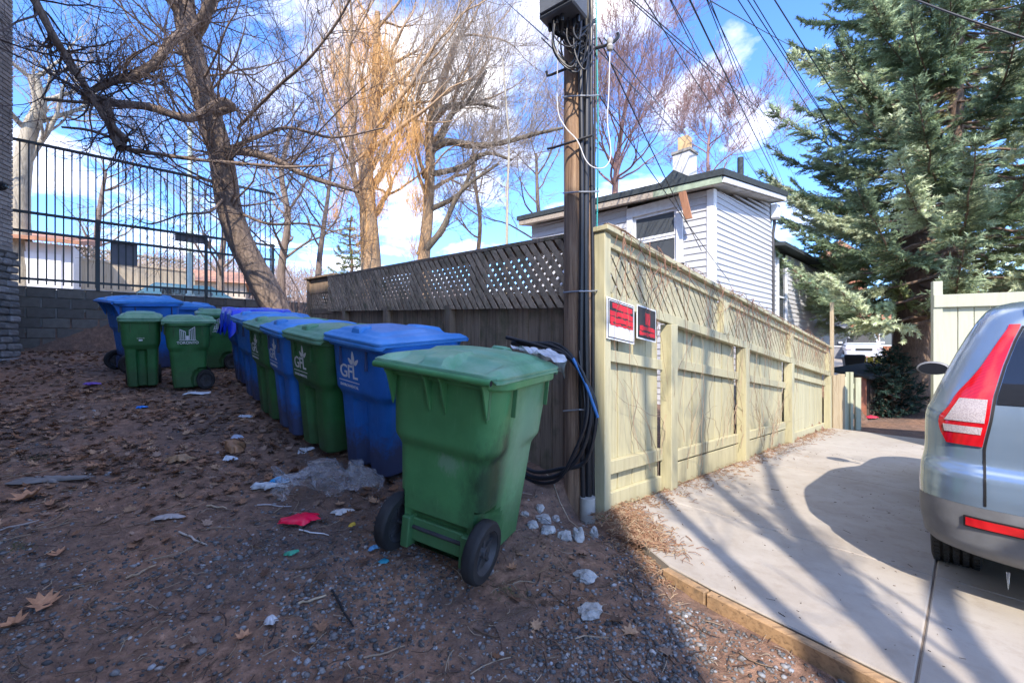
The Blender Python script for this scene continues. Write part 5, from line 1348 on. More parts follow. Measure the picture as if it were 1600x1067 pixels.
# ------------------------------------------------------------------ conifers
NEED = attr_mat('needles', .8, .25, 20, .1, .25)
B_sp = bark('bark_spruce', (.20, .135, .095), (.07, .05, .038), (7, 7, 2.2), 1.0)
def spruce(label, base, hgt, rad0, Lmax, z0, seed, cols, nper=6, whorl=.42, needles=11, view=None, group=None, trunk_pts=None, droop=.25, step=.10, nl=.082, dens=.034, wd=.0112):
    q = np.random.default_rng(seed); root = thing('spruce_tree', label, 'tree', base, 0, group)
    tp_ = [Vector((.06 * math.sin(k * .9 + seed), .05 * math.cos(k * .7), hgt * k / 12)) for k in range(13)]
    big = [(np.array([tuple(p) for p in catmull(tp_, 3)]), np.linspace(rad0, .03, 37) * (1 + .3 * np.exp(-np.arange(37) / 2.)))]
    sp_p = []; sp_d = []; tw = []; cc = []
    z = z0
    while z < hgt * .97:
        f = z / hgt; L0 = Lmax * (1 - f) ** .62 * (.82 + .18 * min(1, (z - z0 + .5) / 1.5))
        a0 = q.uniform(0, 6.28)
        for k in range(nper):
            az = a0 + k * 2 * PI / nper + q.normal(0, .25); L = L0 * q.uniform(.72, 1.18)
            c_, s_ = math.cos(az), math.sin(az); n = max(5, int(L / .35)); P = []
            for i in range(n + 1):
                t_ = i / n; P.append((c_ * L * t_, s_ * L * t_, z + L * (.10 * t_ - droop * math.sin(t_ * 2.3) * .8 + .22 * t_ ** 3)))
            P = np.array(P); P += q.normal(0, .03, P.shape); P += np.array(tp_[min(12, int(12 * f))])*[1,1,0]
            big.append((P, np.linspace(max(.018, .05 * (1 - f)), .008, n + 1)))
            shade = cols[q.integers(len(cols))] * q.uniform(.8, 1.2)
            m = int(L / (dens if z < 11 else dens * 3))
            for j in range(m):
                t_ = q.uniform(.22, 1.0) ** .75; x = t_ * n; i = min(n - 1, int(x)); b = P[i] + (P[i + 1] - P[i]) * (x - i)
                fw = P[i + 1] - P[i]; fw = fw / (np.linalg.norm(fw) + 1e-9); sd = np.cross(fw, [0, 0, 1.]); sd /= np.linalg.norm(sd) + 1e-9
                sg = 1 if j % 2 else -1; d = fw * q.uniform(.5, .9) + sd * sg * q.uniform(.4, .9) + np.array([0, 0, q.uniform(-.38, .14)]); d /= np.linalg.norm(d)
                bl = min(.70, (.20 + .55 * (1 - t_) * L * .35)) * q.uniform(.6, 1.2); ns = max(2, int(bl / step))
                if j % 3 == 0: tw.append((np.array([b, b + d * bl]), np.array([.006, .003])))
                for e in range(ns):
                    sp_p.append(b + d * bl * (e + .6) / ns + np.array([0, 0, -.05 * (e / ns) ** 2])); dd = d + q.normal(0, .28, 3); sp_d.append(dd / np.linalg.norm(dd))
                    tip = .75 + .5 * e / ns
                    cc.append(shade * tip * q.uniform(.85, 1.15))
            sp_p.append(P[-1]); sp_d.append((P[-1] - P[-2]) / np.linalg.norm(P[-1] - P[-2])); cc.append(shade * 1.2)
        z += whorl * q.uniform(.8, 1.2)
    Pn = np.array(sp_p); Dn = np.array(sp_d); Cn = np.array(cc); n = len(Pn)
    a = np.cross(Dn, [.13, .21, 1.0]); a /= np.linalg.norm(a, axis=1)[:, None]; b = np.cross(Dn, a)
    V_ = np.empty((n, needles, 3, 3), np.float32); sl_ = step * 1.5
    for k in range(needles):
        th = 2 * PI * k / needles * 2.4 + q.uniform(0, 6.28, n); ax = a * np.cos(th)[:, None] + b * np.sin(th)[:, None]
        f0 = (k / needles - .5) * sl_; ln = nl * q.uniform(.75, 1.2, n)[:, None]
        o_ = Pn + Dn * f0; side = np.cross(Dn, ax) * wd
        V_[:, k, 0] = o_ - side; V_[:, k, 1] = o_ + side; V_[:, k, 2] = o_ + ax * ln * .75 + Dn * ln * .75
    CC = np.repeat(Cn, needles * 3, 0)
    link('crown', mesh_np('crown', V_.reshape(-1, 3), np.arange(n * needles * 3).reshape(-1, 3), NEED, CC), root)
    v_, f_ = tubes_np(big, 6); link('trunk', mesh_np('trunk', v_, f_, B_sp, smooth=True), root)
    if tw: v_, f_ = tubes_np(tw, 3); link('twigs', mesh_np('twigs', v_, f_, B_sp, smooth=True), root)['kind'] = 'stuff'
    return root
c_blue = [np.array((.56, .62, .40)), np.array((.40, .49, .30)), np.array((.21, .28, .16))]
c_grn = [np.array((.34, .40, .18)), np.array((.25, .32, .15)), np.array((.40, .38, .20))]
def at_pad(px, Y):
    p = W(px, 500, Y); p.z = ground(p.x, p.y); return p
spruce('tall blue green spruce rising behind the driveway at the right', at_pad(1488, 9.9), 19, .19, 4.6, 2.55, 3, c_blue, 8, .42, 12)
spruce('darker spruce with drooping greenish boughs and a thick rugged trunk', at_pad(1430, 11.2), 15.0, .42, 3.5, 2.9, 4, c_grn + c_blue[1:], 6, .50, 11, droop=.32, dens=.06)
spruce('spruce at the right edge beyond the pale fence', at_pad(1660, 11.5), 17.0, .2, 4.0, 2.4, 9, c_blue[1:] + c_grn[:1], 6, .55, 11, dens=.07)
spruce('low dark evergreen bush at the foot of the thick spruce trunk', at_pad(1392, 10.6) + Vector((0, 0, -.1)), 1.75, .05, .75, .12, 12, [np.array((.03, .062, .05)), np.array((.045, .085, .07))], 8, .15, 10, droop=.05, nl=.06, dens=.05)
spruce('small yellow green conifer beyond the end of the dark fence', GZ(W(548, 480, 19)), 4.6, .1, 1.1, .3, 15, c_grn, 6, .34, 9, droop=.1, nl=.10, step=.12, dens=.07)
tr2 = bg_tree('bare grey trunk standing behind the evergreen bush', [at_pad(1404, 13.0), W(1405, 560, 13.0), W(1403, 450, 13.0), W(1400, 330, 13)], .2, .13, 61, 0, bark('bark_grey', (.28, .22, .17), (.12, .09, .07)), B_twl, 1, 1)
# ------------------------------------------------------------------ pale fence behind the car
M_pf = wood('pale_fence_paint', (.40, .405, .30), (.35, .355, .26), (14, 14, 1), .10, .6, bump=.15)
b0 = W(1457, 500, 6.9); b0.z = ground(b0.x, b0.y) - .1; fd = Vector((.88, -.475, 0)).normalized()
pfz = thing('privacy_fence', 'pale green privacy fence standing beyond the parked car', 'fence', b0, math.atan2(fd.y, fd.x))
FZ = 1.35 + 72 / F * 6.9 - b0.z
MB().box(0, .115, -.03, .08, 0, FZ + .22).obj('post', M_pf, pfz, bevel=.006)
MB().box(2.3, 2.415, -.03, .08, 0, FZ + .22).obj('post', M_pf, pfz, bevel=.006)
MB().box(.0, 2.45, -.06, -.033, FZ - .20, FZ).obj('rail', M_pf, pfz, bevel=.005); MB().box(.12, 2.45, -.02, .015, .25, .40).obj('rail', M_pf, pfz, bevel=.004)
x = .12
while x < 2.25:
    MB().box(x, x + .178, .016 + rng.uniform(0, .004), .036, .1, FZ - .02).obj('board', M_pf, pfz, bevel=.004); x += .186

# ------------------------------------------------------------------ odd boards and post at the far end of the painted fence
M_raw = wood('raw_board', (.42, .34, .22), (.25, .18, .10), (18, 18, 1), .3, .8); M_gd = wood('aged_green_board', (.44, .46, .33), (.33, .34, .23), (18, 18, 1), .25, .7, paint_worn=(.40, .33, .22))
e0 = W(1291, 600, 9.0); e0.z = ground(e0.x, e0.y)
gt = thing('board_gate', 'patched gate of raw and green upright boards at the end of the painted fence', 'gate', e0, R(8))
hts = [(0, .14, 1.13, M_raw), (.145, .13, 1.14, M_raw), (.28, .16, 1.16, M_raw), (.445, .035, 1.1, M_gd), (.49, .075, 1.20, M_gd), (.57, .07, 1.2, M_gd), (.70, .13, 1.08, M_gd)]
for x, w, h_, m in hts: MB().box(x, x + w, rng.uniform(-.02, .02), .035, -.05, h_).obj('board', m, gt, bevel=.004)
MB().box(.02, .8, .036, .07, .85, .95).obj('rail', M_gd, gt); MB().box(.02, .8, .036, .07, .2, .3).obj('rail', M_gd, gt)
p = W(1300, 560, 9.2); tag(MB().tube([(0, 0, -.8), (0, 0, 1.20)], .045, 4).obj('fence_post', M_raw), 'tall raw wooden post rising above the board gate', 'post').location = p
# low shed with a dark felt roof
sh = thing('garden_shed', 'low dark board shed with a sagging roof below the street car', 'shed', at_pad(1352, 10.6), R(8))
for k in range(9): MB().box(.0 + k * .10, .095 + k * .10, -.02 + rng.uniform(-.01, .01), .02, -.1, .98).obj('board', plain('shed_board', (.07, .055, .045), .9, .4, 8), sh)
MB().hexa([(-.15, -.25, .92), (1.15, -.25, 1.08), (1.15, 1.0, 1.20), (-.15, 1.0, 1.04), (-.15, -.25, .98), (1.15, -.25, 1.14), (1.15, 1.0, 1.26), (-.15, 1.0, 1.10)]).obj('roof', M_roof, sh)
MB().box(-.22, -.05, -.08, .04, -.1, .96).obj('corner_post', plain('red_brown', (.26, .10, .06), .8), sh)
MB().box(0, .9, .02, .8, -.1, .93).obj('wall', plain('shed_board2', (.05, .04, .035), .9), sh)

# ------------------------------------------------------------------ the street beyond
def house(label, base, rz, w, d_, h_, wallm, roofm, wins, roof_h=1.6, cat='house', door=None, flat=False):
    t = thing('street_house', label, cat, base, rz)
    MB().box(-w / 2, w / 2, 0, d_, -1, h_).obj('wall', wallm, t)
    if not flat: MB().prism([Vector((-w / 2 - .3, -.35, h_)), Vector((w / 2 + .3, -.35, h_)), Vector((0, -.35, h_ + roof_h))], (0, d_ + .7, 0)).obj('roof', roofm, t)
    else: MB().box(-w / 2 - .25, w / 2 + .25, -.4, d_ + .2, h_, h_ + .22).obj('roof', roofm, t)
    for (x, z, ww, hh) in wins:
        o = MB().box(x - ww / 2 - .08, x + ww / 2 + .08, -.06, .02, z - .08, z + hh + .08).obj('window', M_trim, t)
        MB().box(x - ww / 2, x + ww / 2, -.075, -.062, z, z + hh).obj('pane', M_glass, o)
    if door: MB().box(door[0] - .45, door[0] + .45, -.05, .01, -1, 2.1).obj('door', door[1], t)
    return t
def gb(px, Y, dz_=0): p = W(px, 520, Y); p.z = ground(p.x, p.y) + dz_; return p
M_rb = plain('red_brick', (.34, .15, .085), .9, .35, 5, .3); M_rr = plain('rust_roof', (.40, .20, .12), .85, .3, 4); M_gw = plain('grey_wall', (.26, .26, .27), .85, .2)
house('small orange brick house across the street behind the white street car', gb(1352, 34), R(-30), 7, 6, 2.6, M_rb, M_rr, [(-1.5, .8, 1, 1.1), (1.4, .8, 1, 1.1)])
house('grey garage with a flat canopy left of the white street car', gb(1302, 27), R(-35), 1.7, 4, 2.4, M_gw, M_trim, [(.4, .8, .7, .9)], flat=True)
house('narrow red brick house just past the sided house', gb(1312, 30), R(-35), 3, 5, 6.5, M_rb, M_rr, [(0, 1, .8, 1.3), (0, 3.6, .8, 1.3)])
house('red brick house far beyond the spruces', gb(1500, 42), R(-45), 9, 7, 5.0, M_rb, M_rr, [(-2, 1, 1.2, 1.4), (1.5, 1, 1.2, 1.4), (-2, 3.5, 1, 1.2), (1.5, 3.5, 1, 1.2)])
fcar_o = gb(1350, 25, 0)
def small_car(label, loc, rz, paint, h_=1.6):
    c = thing('street_car', label, 'car', loc, rz)
    prof = [(-.9, .30), (-.92, .6), (-.90, .85), (-.84, 1.02), (-.70, h_ - .12), (-.62, h_), (.62, h_), (.70, h_ - .12), (.84, 1.02), (.90, .85), (.92, .6), (.9, .30)]
    def sec(x, top, bot=.30): return [(x, y, bot + (min(z, top) - .30)) for y, z in prof]
    rings = [[(x, y * k_, min(z, tp)) for y, z in prof] for x, k_, tp in ((-.0, .86, .75), (.06, .93, .92), (.9, 1, 1.02), (1.15, 1, 1.04), (1.75, 1, h_), (3.4, 1, h_), (4.1, .97, 1.1), (4.4, .93, .95), (4.45, .88, .8))]
    MB().loft(rings).obj('body', paint, c, smooth=True, sharp=40)
    MB().hexa([(1.16, -.72, 1.07), (1.16, .72, 1.07), (1.20, .72, 1.07), (1.20, -.72, 1.07), (1.68, -.62, h_ - .08), (1.68, .62, h_ - .08), (1.72, .62, h_ - .08), (1.72, -.62, h_ - .08)]).obj('windscreen', M_cg, c)
    MB().box(1.9, 3.3, -.86, .86, 1.08, h_ - .16).obj('side_window', M_cg, c)
    MB().box(-.045, .02, -.38, .38, .62, .74).obj('grille', M_blk, c); MB().box(-.03, .03, -.30, .30, .40, .50).obj('number_plate', M_trim, c)
    for s in (-1, 1): MB().box(-.035, .1, s * .72 - .14, s * .72 + .14, .64, .76).obj('headlight', M_clr, c, bevel=.02)
    for s in (-1, 1): MB().box(1.3, 1.42, s * 1.0 - .10, s * 1.0 + .10, 1.0, 1.14).obj('mirror', paint, c, bevel=.02)
    for xa in (.85, 3.5):
        for s in (-1, 1): MB().lathe([(.001, -.1), (.3, -.1), (.33, -.06), (.33, .06), (.3, .1), (.001, .1)], 20, 'y').obj('wheel', M_ct, c).location = (xa, s * .82, .33)
    return c
d = Vector((-fcar_o.x, -fcar_o.y, 0)).normalized(); ang = math.atan2(-d.y, -d.x)
small_car('white suv facing us on the far street, glimpsed left of the spruce', fcar_o, ang + R(6), plain('white_car_paint', (.55, .57, .60), .25, .05, bump=0, Coat_Weight=.5), 1.72)
yf = thing('yellow_barrier', 'yellow board barrier in front of the white street car', 'barrier', W(1344, 574, 15), R(-35)); Mye = plain('yellow_paint', (.62, .46, .04), .6)
for k in range(4): MB().box(k * .19, k * .19 + .17, -.02, .02, -.5, .36).obj('board', Mye, yf, bevel=.004)
kb = thing('wheeled_bin', 'black wheeled bin on the far street beside the yellow barrier', 'wheeled bin', gb(1332, 16.0, .02) , R(-30), 'wheeled bins')
kb.location = W(1333, 584, 15.0)
MB().loft([[(x * .8, y * .8, 0) for x, y in rrect(.26, -.27, .27, .05, 2, 3)[0]], [(x, y, .58) for x, y in rrect(.29, -.33, .33, .05, 2, 3)[0]]]).obj('body', M_blk, kb); MB().loft([[(x, y, .585) for x, y in rrect(.31, -.35, .35, .05, 2, 3)[0]], [(x * .9, y * .9, .67) for x, y in rrect(.31, -.35, .35, .05, 2, 3)[0]]]).obj('lid', M_blk, kb)
for k, (px, py, Y, c, s) in enumerate(((1360, 676, 10.2, (.45, .02, .06), .17),)):
    p = W(px, py, Y); o = crumple(12, 10, lambda u, v: ((u - .5) * s * 1.6, (v - .5) * s, .09 * math.sin(u * PI) * math.sin(v * PI)), 4, .04).obj('red_cloth', plain('red_cloth', c, .8), None, smooth=True, recalc=False, sharp=0)
    p.z = ground(p.x, p.y) + .02; o.location = p; tag(o, 'crumpled red cloth lying at the foot of the low shed', 'cloth')

# ------------------------------------------------------------------ beyond the steel fence on the left
M_gar = plain('garage_white', (.74, .74, .75), .6, .05, 4)
ga = thing('white_garage', 'white garage with a low tiled roof behind the steel fence', 'garage', gb(48, 15.0), R(38))
gz_top = (H + (533.5 - 378) / F * 15.0) - ga.location.z
MB().box(-2.6, 1.05, 0, 5, -1, gz_top).obj('wall', M_gar, ga)
MB().box(-.95, .75, -.03, -.003, -1, gz_top - .35).obj('door', plain('garage_door', (.80, .80, .81), .5, .04), ga)
MB().hexa([(-2.9, -.5, gz_top), (1.3, -.5, gz_top), (1.3, 5.2, gz_top + .9), (-2.9, 5.2, gz_top + .9), (-2.9, -.5, gz_top + .12), (1.3, -.5, gz_top + .12), (1.3, 5.2, gz_top + 1.2), (-2.9, 5.2, gz_top + 1.2)]).obj('roof', M_rr, ga)
lh = thing('street_house', 'long low house with an orange roof behind the garage', 'house', gb(150, 27), R(30))
MB().box(-6, 8, 0, 6, -1, 2.8).obj('wall', plain('tan_wall', (.45, .38, .30), .85), lh); MB().prism([Vector((-6.4, -.5, 2.8)), Vector((-6.4, 6.5, 2.8)), Vector((-6.4, 3, 4.0))], (14.8, 0, 0)).obj('roof', M_rr, lh)
for x in (-4, -1, 2, 5): o = MB().box(x - .7, x + .7, -.06, .0, .9, 2.2).obj('window', M_trim, lh); MB().box(x - .62, x + .62, -.08, -.062, .98, 2.12).obj('pane', M_glass, o)
f0 = gb(98, 16.5); f1 = gb(300, 20)
fv = (f1 - f0); fL = Vector((fv.x, fv.y, 0)).length
wf_ = thing('board_fence', 'pale board fence with a lattice top behind the steel fence', 'fence', f0, math.atan2(fv.y, fv.x))
M_wf = wood('tan_board', (.52, .44, .32), (.38, .30, .20), (10, 10, 1), .25, .8); ft = H + (533.5 - 385) / F * 16.5 - f0.z
x = 0
while x < fL:
    MB().box(x, x + .20, 0, .03, -.2, ft - .45).obj('board', M_wf, wf_); x += .207
MB().box(0, fL, -.04, .05, ft - .44, ft - .36).obj('rail', M_wf, wf_); MB().box(0, fL, -.04, .05, ft, ft + .06).obj('rail', M_wf, wf_)
x = 0
while x < fL:
    for sgn in (1, -1):
        q_ = clip([(x - .03 if sgn > 0 else x + .38 - .03, ft - .37), (x + .03 if sgn > 0 else x + .38 + .03, ft - .37), (x + .41 if sgn > 0 else x + .03, ft + .02), (x + .35 if sgn > 0 else x - .03, ft + .02)], [(0, ft - .36), (fL, ft - .36), (fL, ft), (0, ft)])
        if len(q_) >= 3: MB().prism([Vector((a, .0 + .012 * sgn, b)) for a, b in q_], (0, .008, 0)).obj('slat', M_wf, wf_)
    x += .16
sc_ = small_car('blue grey car parked behind the block wall, only its roof showing', gb(132, 14.2, -.0), R(45), plain('teal_car_paint', (.05, .12, .16), .2, .05, bump=0, Coat_Weight=.6), 1.5)
sc_.location.z = H + (533.5 - 438) / F * 14.5 - 1.5
lpz = gb(297, 13.6)
lam = thing('lamp_post', 'pale green pole with a rounded cap behind the steel fence', 'lamp post', lpz)
MB().lathe([(.13, 0), (.13, .5), (.085, .6), (.06, 5.6)], 12, 'z').obj('post', plain('pale_green_metal', (.46, .56, .48), .5, .15, 3), lam, smooth=True)
MB().lathe([(.001, 5.86), (.05, 5.84), (.085, 5.7), (.06, 5.55)], 12, 'z').obj('post_cap', bpy.data.materials['pale_green_metal'], lam, smooth=True)

# ------------------------------------------------------------------ out of the picture: what shades the yard
M_bb = plain('back_brick', (.55, .47, .40), .9, .2, 4)  # unseen wall, made pale to bounce light into the shaded yard
bh = thing('brick_house', 'tall gabled brick house behind the viewer that shades the yard', 'house', (0, -2.5, 0))
hx = -.06
MB().prism([Vector((hx, 0, -.5)), Vector((hx, 0, 7.9)), Vector((-5.3, 0, 12.6)), Vector((-11, 0, 12.6)), Vector((-19, 0, 9)), Vector((-19, 0, -.5))], (0, -9, 0)).obj('wall', M_bb, bh)
for x in (-2.6, -6.2, -9.8):
    for z in (1.2, 4.0): o = MB().box(x - .55, x + .55, -.02, .06, z, z + 1.5).obj('window', M_trim, bh); MB().box(x - .48, x + .48, .061, .07, z + .07, z + 1.43).obj('pane', M_glass, o)
T9 = Tree(91); r9 = thing('bare_tree', 'bare tree behind the viewer that throws its shadow over the driveway', 'tree', (1.15, -2.6, 0))
P9 = catmull([(1.15, -2.6, -.2), (1.2, -2.6, 1.5), (1.15, -2.55, 3.2), (1.3, -2.6, 4.4)], 5); T9.big.append(([tuple(p) for p in P9], list(np.linspace(.14, .105, len(P9)))))
Kb = dict(spread=.8, up=.12, wig=.16, kids=(2, 3), shrink=.66, minr=.008)
for pts, a_, b_ in (([(1.2, -2.6, 2.6), (.95, -2.5, 3.6), (.75, -2.45, 5.2), (.55, -2.3, 7.2), (.4, -2.2, 9)], .075, .03), ([(1.25, -2.6, 4.2), (1.7, -2.6, 5.6), (2.3, -2.7, 7.0), (2.9, -2.7, 8.4)], .09, .035), ([(1.3, -2.6, 4.4), (1.35, -2.5, 6.2), (1.5, -2.5, 8.4), (1.4, -2.4, 10)], .085, .03), ([(1.2, -2.6, 3.4), (1.9, -2.5, 4.4), (3.2, -2.4, 5.0), (4.4, -2.5, 5.6)], .07, .03)):
    T9.limb(pts, a_, b_, 5, 3 if a_ == .075 else 6, 2, 1.3, **Kb)
T9.build(r9, B_left, B_tw, 8)

# ------------------------------------------------------------------ rubble, rubbish and litter
M_rub = plain('concrete_rubble', (.36, .36, .355), .95, .45, 9, .8, 45, .02)
def rock(label, px, py, s, seed, mat=M_rub, group='broken concrete lumps by the pole', nm='concrete_lump', cat='rubble'):
    p = G(px, py); bm = bmesh.new(); bmesh.ops.create_icosphere(bm, subdivisions=3, radius=1)
    for v_ in bm.verts:
        q_ = v_.co * 1.4 + Vector((seed * 3.1, seed, 0)); k = 1 + .45 * noise.noise(q_) + .16 * noise.noise(q_ * 3)
        c = v_.co * k; c = Vector((round(c.x * 2.2) / 2.2 * .35 + c.x * .65, round(c.y * 2.2) / 2.2 * .35 + c.y * .65, c.z))
        v_.co = Vector((c.x * s[0], c.y * s[1], c.z * s[2]))
    me = bpy.data.meshes.new(nm); bm.to_mesh(me); bm.free()
    o = link(nm, me, None, mat); o.location = (p.x, p.y, gnd(p.x, p.y) + s[2] * .35); o.rotation_euler = (0, 0, seed * 1.3)
    return tag(o, label, cat, group)
for lb_, px, py, s in (('grey concrete lump nearest the scuffed bin, upper of the heap', 848, 815, (.055, .05, .032)), ('squarish concrete lump at the left foot of the heap', 832, 824, (.04, .035, .028)), ('flat concrete lump low in the middle of the heap', 856, 834, (.05, .045, .03)),
                       ('concrete lump below the pole, left of two leaning lumps', 882, 842, (.04, .05, .04)), ('tall leaning concrete lump against the grey conduit', 904, 845, (.04, .045, .06)), ('pale lump at the sunlit side of the conduit', 928, 838, (.03, .035, .045)),
                       ('small concrete piece behind the heap by the pole', 843, 796, (.04, .03, .03)), ('concrete lump on the bare dirt below the heap', 914, 905, (.05, .055, .028)), ('larger flat concrete lump lowest on the dirt', 922, 962, (.065, .05, .022)),
                       ('small stone behind the rear wheel of the scuffed bin', 820, 806, (.03, .025, .02)), ('little lump touching the base of the pole', 868, 812, (.03, .03, .025)), ('dark stone beside the first post of the painted fence', 1055, 764, (.05, .03, .025))):
    rock(lb_, px, py, s, px * .37 + py)
def scrap(nm, label, px, py, sx, sy, c, rz, hgt=.03, mat=None, cat='rubbish', rough=.5, amp=.03, seed=None, n=14):
    p = G(px, py); sd = seed or px
    def fx(u, v):
        a_, b_ = u * 2 - 1, v * 2 - 1; X = a_ * math.sqrt(1 - b_ * b_ / 2); Y_ = b_ * math.sqrt(1 - a_ * a_ / 2); th = math.atan2(Y_, X)
        rr = max(.35, 1 + .75 * noise.noise(Vector((math.cos(th) * 1.3, math.sin(th) * 1.3, sd * .77))) + .55 * noise.noise(Vector((math.cos(th) * 3.7, math.sin(th) * 3.7, sd * .3))))
        return (X * rr * sx * .55, Y_ * rr * sy * .55, hgt * max(0, 1 - X * X - Y_ * Y_) ** .5)
    n = max(n, 16)
    o = crumple(n, n, fx, sd * .13, amp).obj(nm, mat or plain(nm + '_mat', c, rough, .2, 12, .2, 40, .004), None, smooth=True, recalc=False, sharp=0)
    o.location = (p.x, p.y, gnd(p.x, p.y) + .012); o.rotation_euler = (0, 0, rz); return tag(o, label, cat)
scrap('pink_wrapper', 'bright pink crumpled plastic wrapper on the gravel', 469, 818, .22, .13, (.80, .005, .055), .25, .028, rough=.35, amp=.020)
M_bag = film('clear_bag_film', (.50, .52, .56), .10, .17, 1.0)
scrap('clear_bag', 'large clear plastic bag lying crumpled in front of the blue bins', 495, 768,   .52, .34, None, -.15, .15, M_bag, 'plastic bag', amp=.13, n=56)
scrap('crisp_packet', 'torn white and blue packet left of the clear bag', 420, 764, .22, .11, (.50, .54, .58), .4, .03, amp=.045, n=20)
scrap('blue_strip', 'small bright blue strip on the torn packet', 437, 760, .10, .035, (.02, .25, .50), .5, .05, amp=.01, n=8)
scrap('white_flyer', 'white paper flyer on the leaves by the emblem bin', 302, 616, .30, .20, (.60, .63, .68), .1, .02, amp=.02)
scrap('purple_wrapper', 'purple wrapper on the leaf litter at the left', 141, 604, .16, .09, (.22, .10, .45), .2, .03, amp=.03)
scrap('blue_wrapper', 'blue wrapper scrap on the leaves below the green bins', 220, 638, .09, .07, (.03, .20, .62), .5, .03, amp=.03)
scrap('brown_paper', 'round crumpled brown paper bag in front of the bin row', 369, 707, .13, .12, (.30, .16, .08), .3, .08, amp=.05)
scrap('tan_leaf_clump', 'tan curled scrap on the dirt left of the paper bag', 281, 726, .14, .07, (.28, .17, .09), .3, .03, amp=.04)
scrap('white_tissue', 'white tissue scrap on the dirt between paper bag and packet', 359, 722, .10, .08, (.55, .60, .66), .9, .03, amp=.04)
scrap('white_rag', 'white scrap close to the foot of the dark green bin', 474, 706, .13, .08, (.50, .51, .53), .4, .03, amp=.04)
scrap('white_label', 'pale scrap above the white rag near the bins', 388, 654, .10, .07, (.50, .55, .65), .7, .03, amp=.04)
scrap('bluish_tissue', 'bluish tissue below the pale scrap near the bins', 373, 686, .11, .06, (.42, .48, .60), .2, .03, amp=.04)
scrap('white_paper', 'white paper scrap right of the pink wrapper', 535, 802, .11, .05, (.48, .48, .48), .3, .02, amp=.02)
scrap('white_chip', 'whitish flake on the gravel left of the pink wrapper', 262, 812, .13, .07, (.36, .32, .31), .2, .02, amp=.02)
scrap('grey_plate', 'flat grey plastic sheet half buried at the left', 72, 755, .36, .14, (.16, .15, .145), .15, .02, amp=.012)
scrap('teal_scrap', 'small teal scrap near the wheel of the scuffed bin', 603, 884, .045, .035, (.02, .22, .30), .2, .015, amp=.02, n=8)
scrap('green_scrap', 'tiny green and white scrap on the gravel', 456, 873, .05, .03, (.05, .32, .20), .8, .02, amp=.02, n=8)
scrap('blue_white_scrap', 'blue and white crumpled scrap left of the teal one', 585, 862, .06, .03, (.10, .30, .55), .8, .02, amp=.02, n=8)
scrap('yellow_scrap', 'small yellow peel beside the white paper scrap', 552, 828, .04, .025, (.55, .36, .03), .8, .02, amp=.015, n=8)
scrap('white_lump', 'lone white tissue lump on the foreground gravel', 421, 981, .05, .04, (.55, .56, .60), .8, .03, amp=.03, n=10)
LEAF = [(0, -.5), (.10, -.30), (.34, -.34), (.24, -.12), (.50, .02), (.27, .12), (.30, .36), (.10, .28), (0, .55), (-.10, .28), (-.30, .36), (-.27, .12), (-.50, .02), (-.24, -.12), (-.34, -.34), (-.10, -.30)]
M_dl1 = plain('dead_leaf_tan', (.40, .21, .115), .85, .35, 40, .3, 120, .004)
for lb_, px, py, rz, sz in (('large tan dead leaf lying alone in the left foreground', 68, 949, .5, .15), ('pale brown curled leaf at the far left of the dirt', 44, 782, .2, .20), ('pale flattened leaf left of the white chip', 90, 872, .7, .10), ('dry leaf at the bottom left corner', 20, 985, 1.7, .12), ('single dry leaf on the gravel near the bottom centre', 380, 1000, 2.4, .08), ('brown leaf on the dirt just left of the pale rubble lumps', 800, 890, 1.1, .075)):
    p = G(px, py); mb = MB(); rings = []
    for k in range(0, 5):
        f = 1 - k / 5; rings.append([(u * sz * f * .9, v_ * sz * f, (abs(u) ** 1.5 * 1.1 + v_ * v_ * .7) * sz * f * f * .7 + .008 * noise.noise(Vector((u * 5, v_ * 5, px)))) for u, v_ in LEAF])
    mb.loft(rings, False, True); o = mb.obj('dead_leaf', M_dl1, None, smooth=True, recalc=False, sharp=0); o.location = (p.x, p.y, gnd(p.x, p.y) + .012); o.rotation_euler = (rng.uniform(-.2, .2), rng.uniform(-.2, .2), rz)
    tag(o, lb_, 'leaf', 'larger dead leaves')
def stick(label, x0, y0, x1, y1, r, c, lift=.006, name='stick'):
    a, b = G(x0, y0), G(x1, y1); pts = []
    for k in range(6):
        p = a.lerp(b, k / 5) + Vector((rng.uniform(-.006, .006), rng.uniform(-.006, .006), 0)); p.z = gnd(p.x, p.y) + r + lift; pts.append(p - a)
    o = MB().tube(pts, [r, r, r * .95, r * .9, r * .8, r * .6], 7).obj(name, plain(name + '_m', c, .8, .3, 10), None, smooth=True); o.location = a; tag(o, label, 'stick')
stick('bent pale stick in the middle of the dirt', 280, 836, 322, 853, .006, (.42, .38, .33)); stick('light bare stick among the gravel below the pink wrapper', 465, 947, 508, 936, .006, (.42, .33, .23))
stick('brown stick lying towards the lower left', 194, 906, 242, 882, .006, (.34, .25, .17)); stick('thin curved twig on the gravel at bottom centre', 566, 1034, 634, 1014, .004, (.30, .22, .15))
stick('white drinking straw beside the pink wrapper', 466, 832, 514, 842, .004, (.60, .60, .60), name='drinking_straw'); stick('grey straw in front of the clear bag', 403, 791, 456, 792, .004, (.40, .40, .42), name='drinking_straw')
stick('thin black rod half buried in the gravel', 519, 926, 552, 985, .006, (.01, .01, .012), name='black_rod'); stick('short pale stick above the gravel', 325, 792, 354, 796, .006, (.36, .28, .20))
stick('pale stick at the left edge of the dirt', 0, 830, 60, 820, .005, (.36, .32, .30)); stick('dry stem leaning down from the conduit to the dirt', 850, 744, 925, 850, .004, (.34, .28, .20), .03)

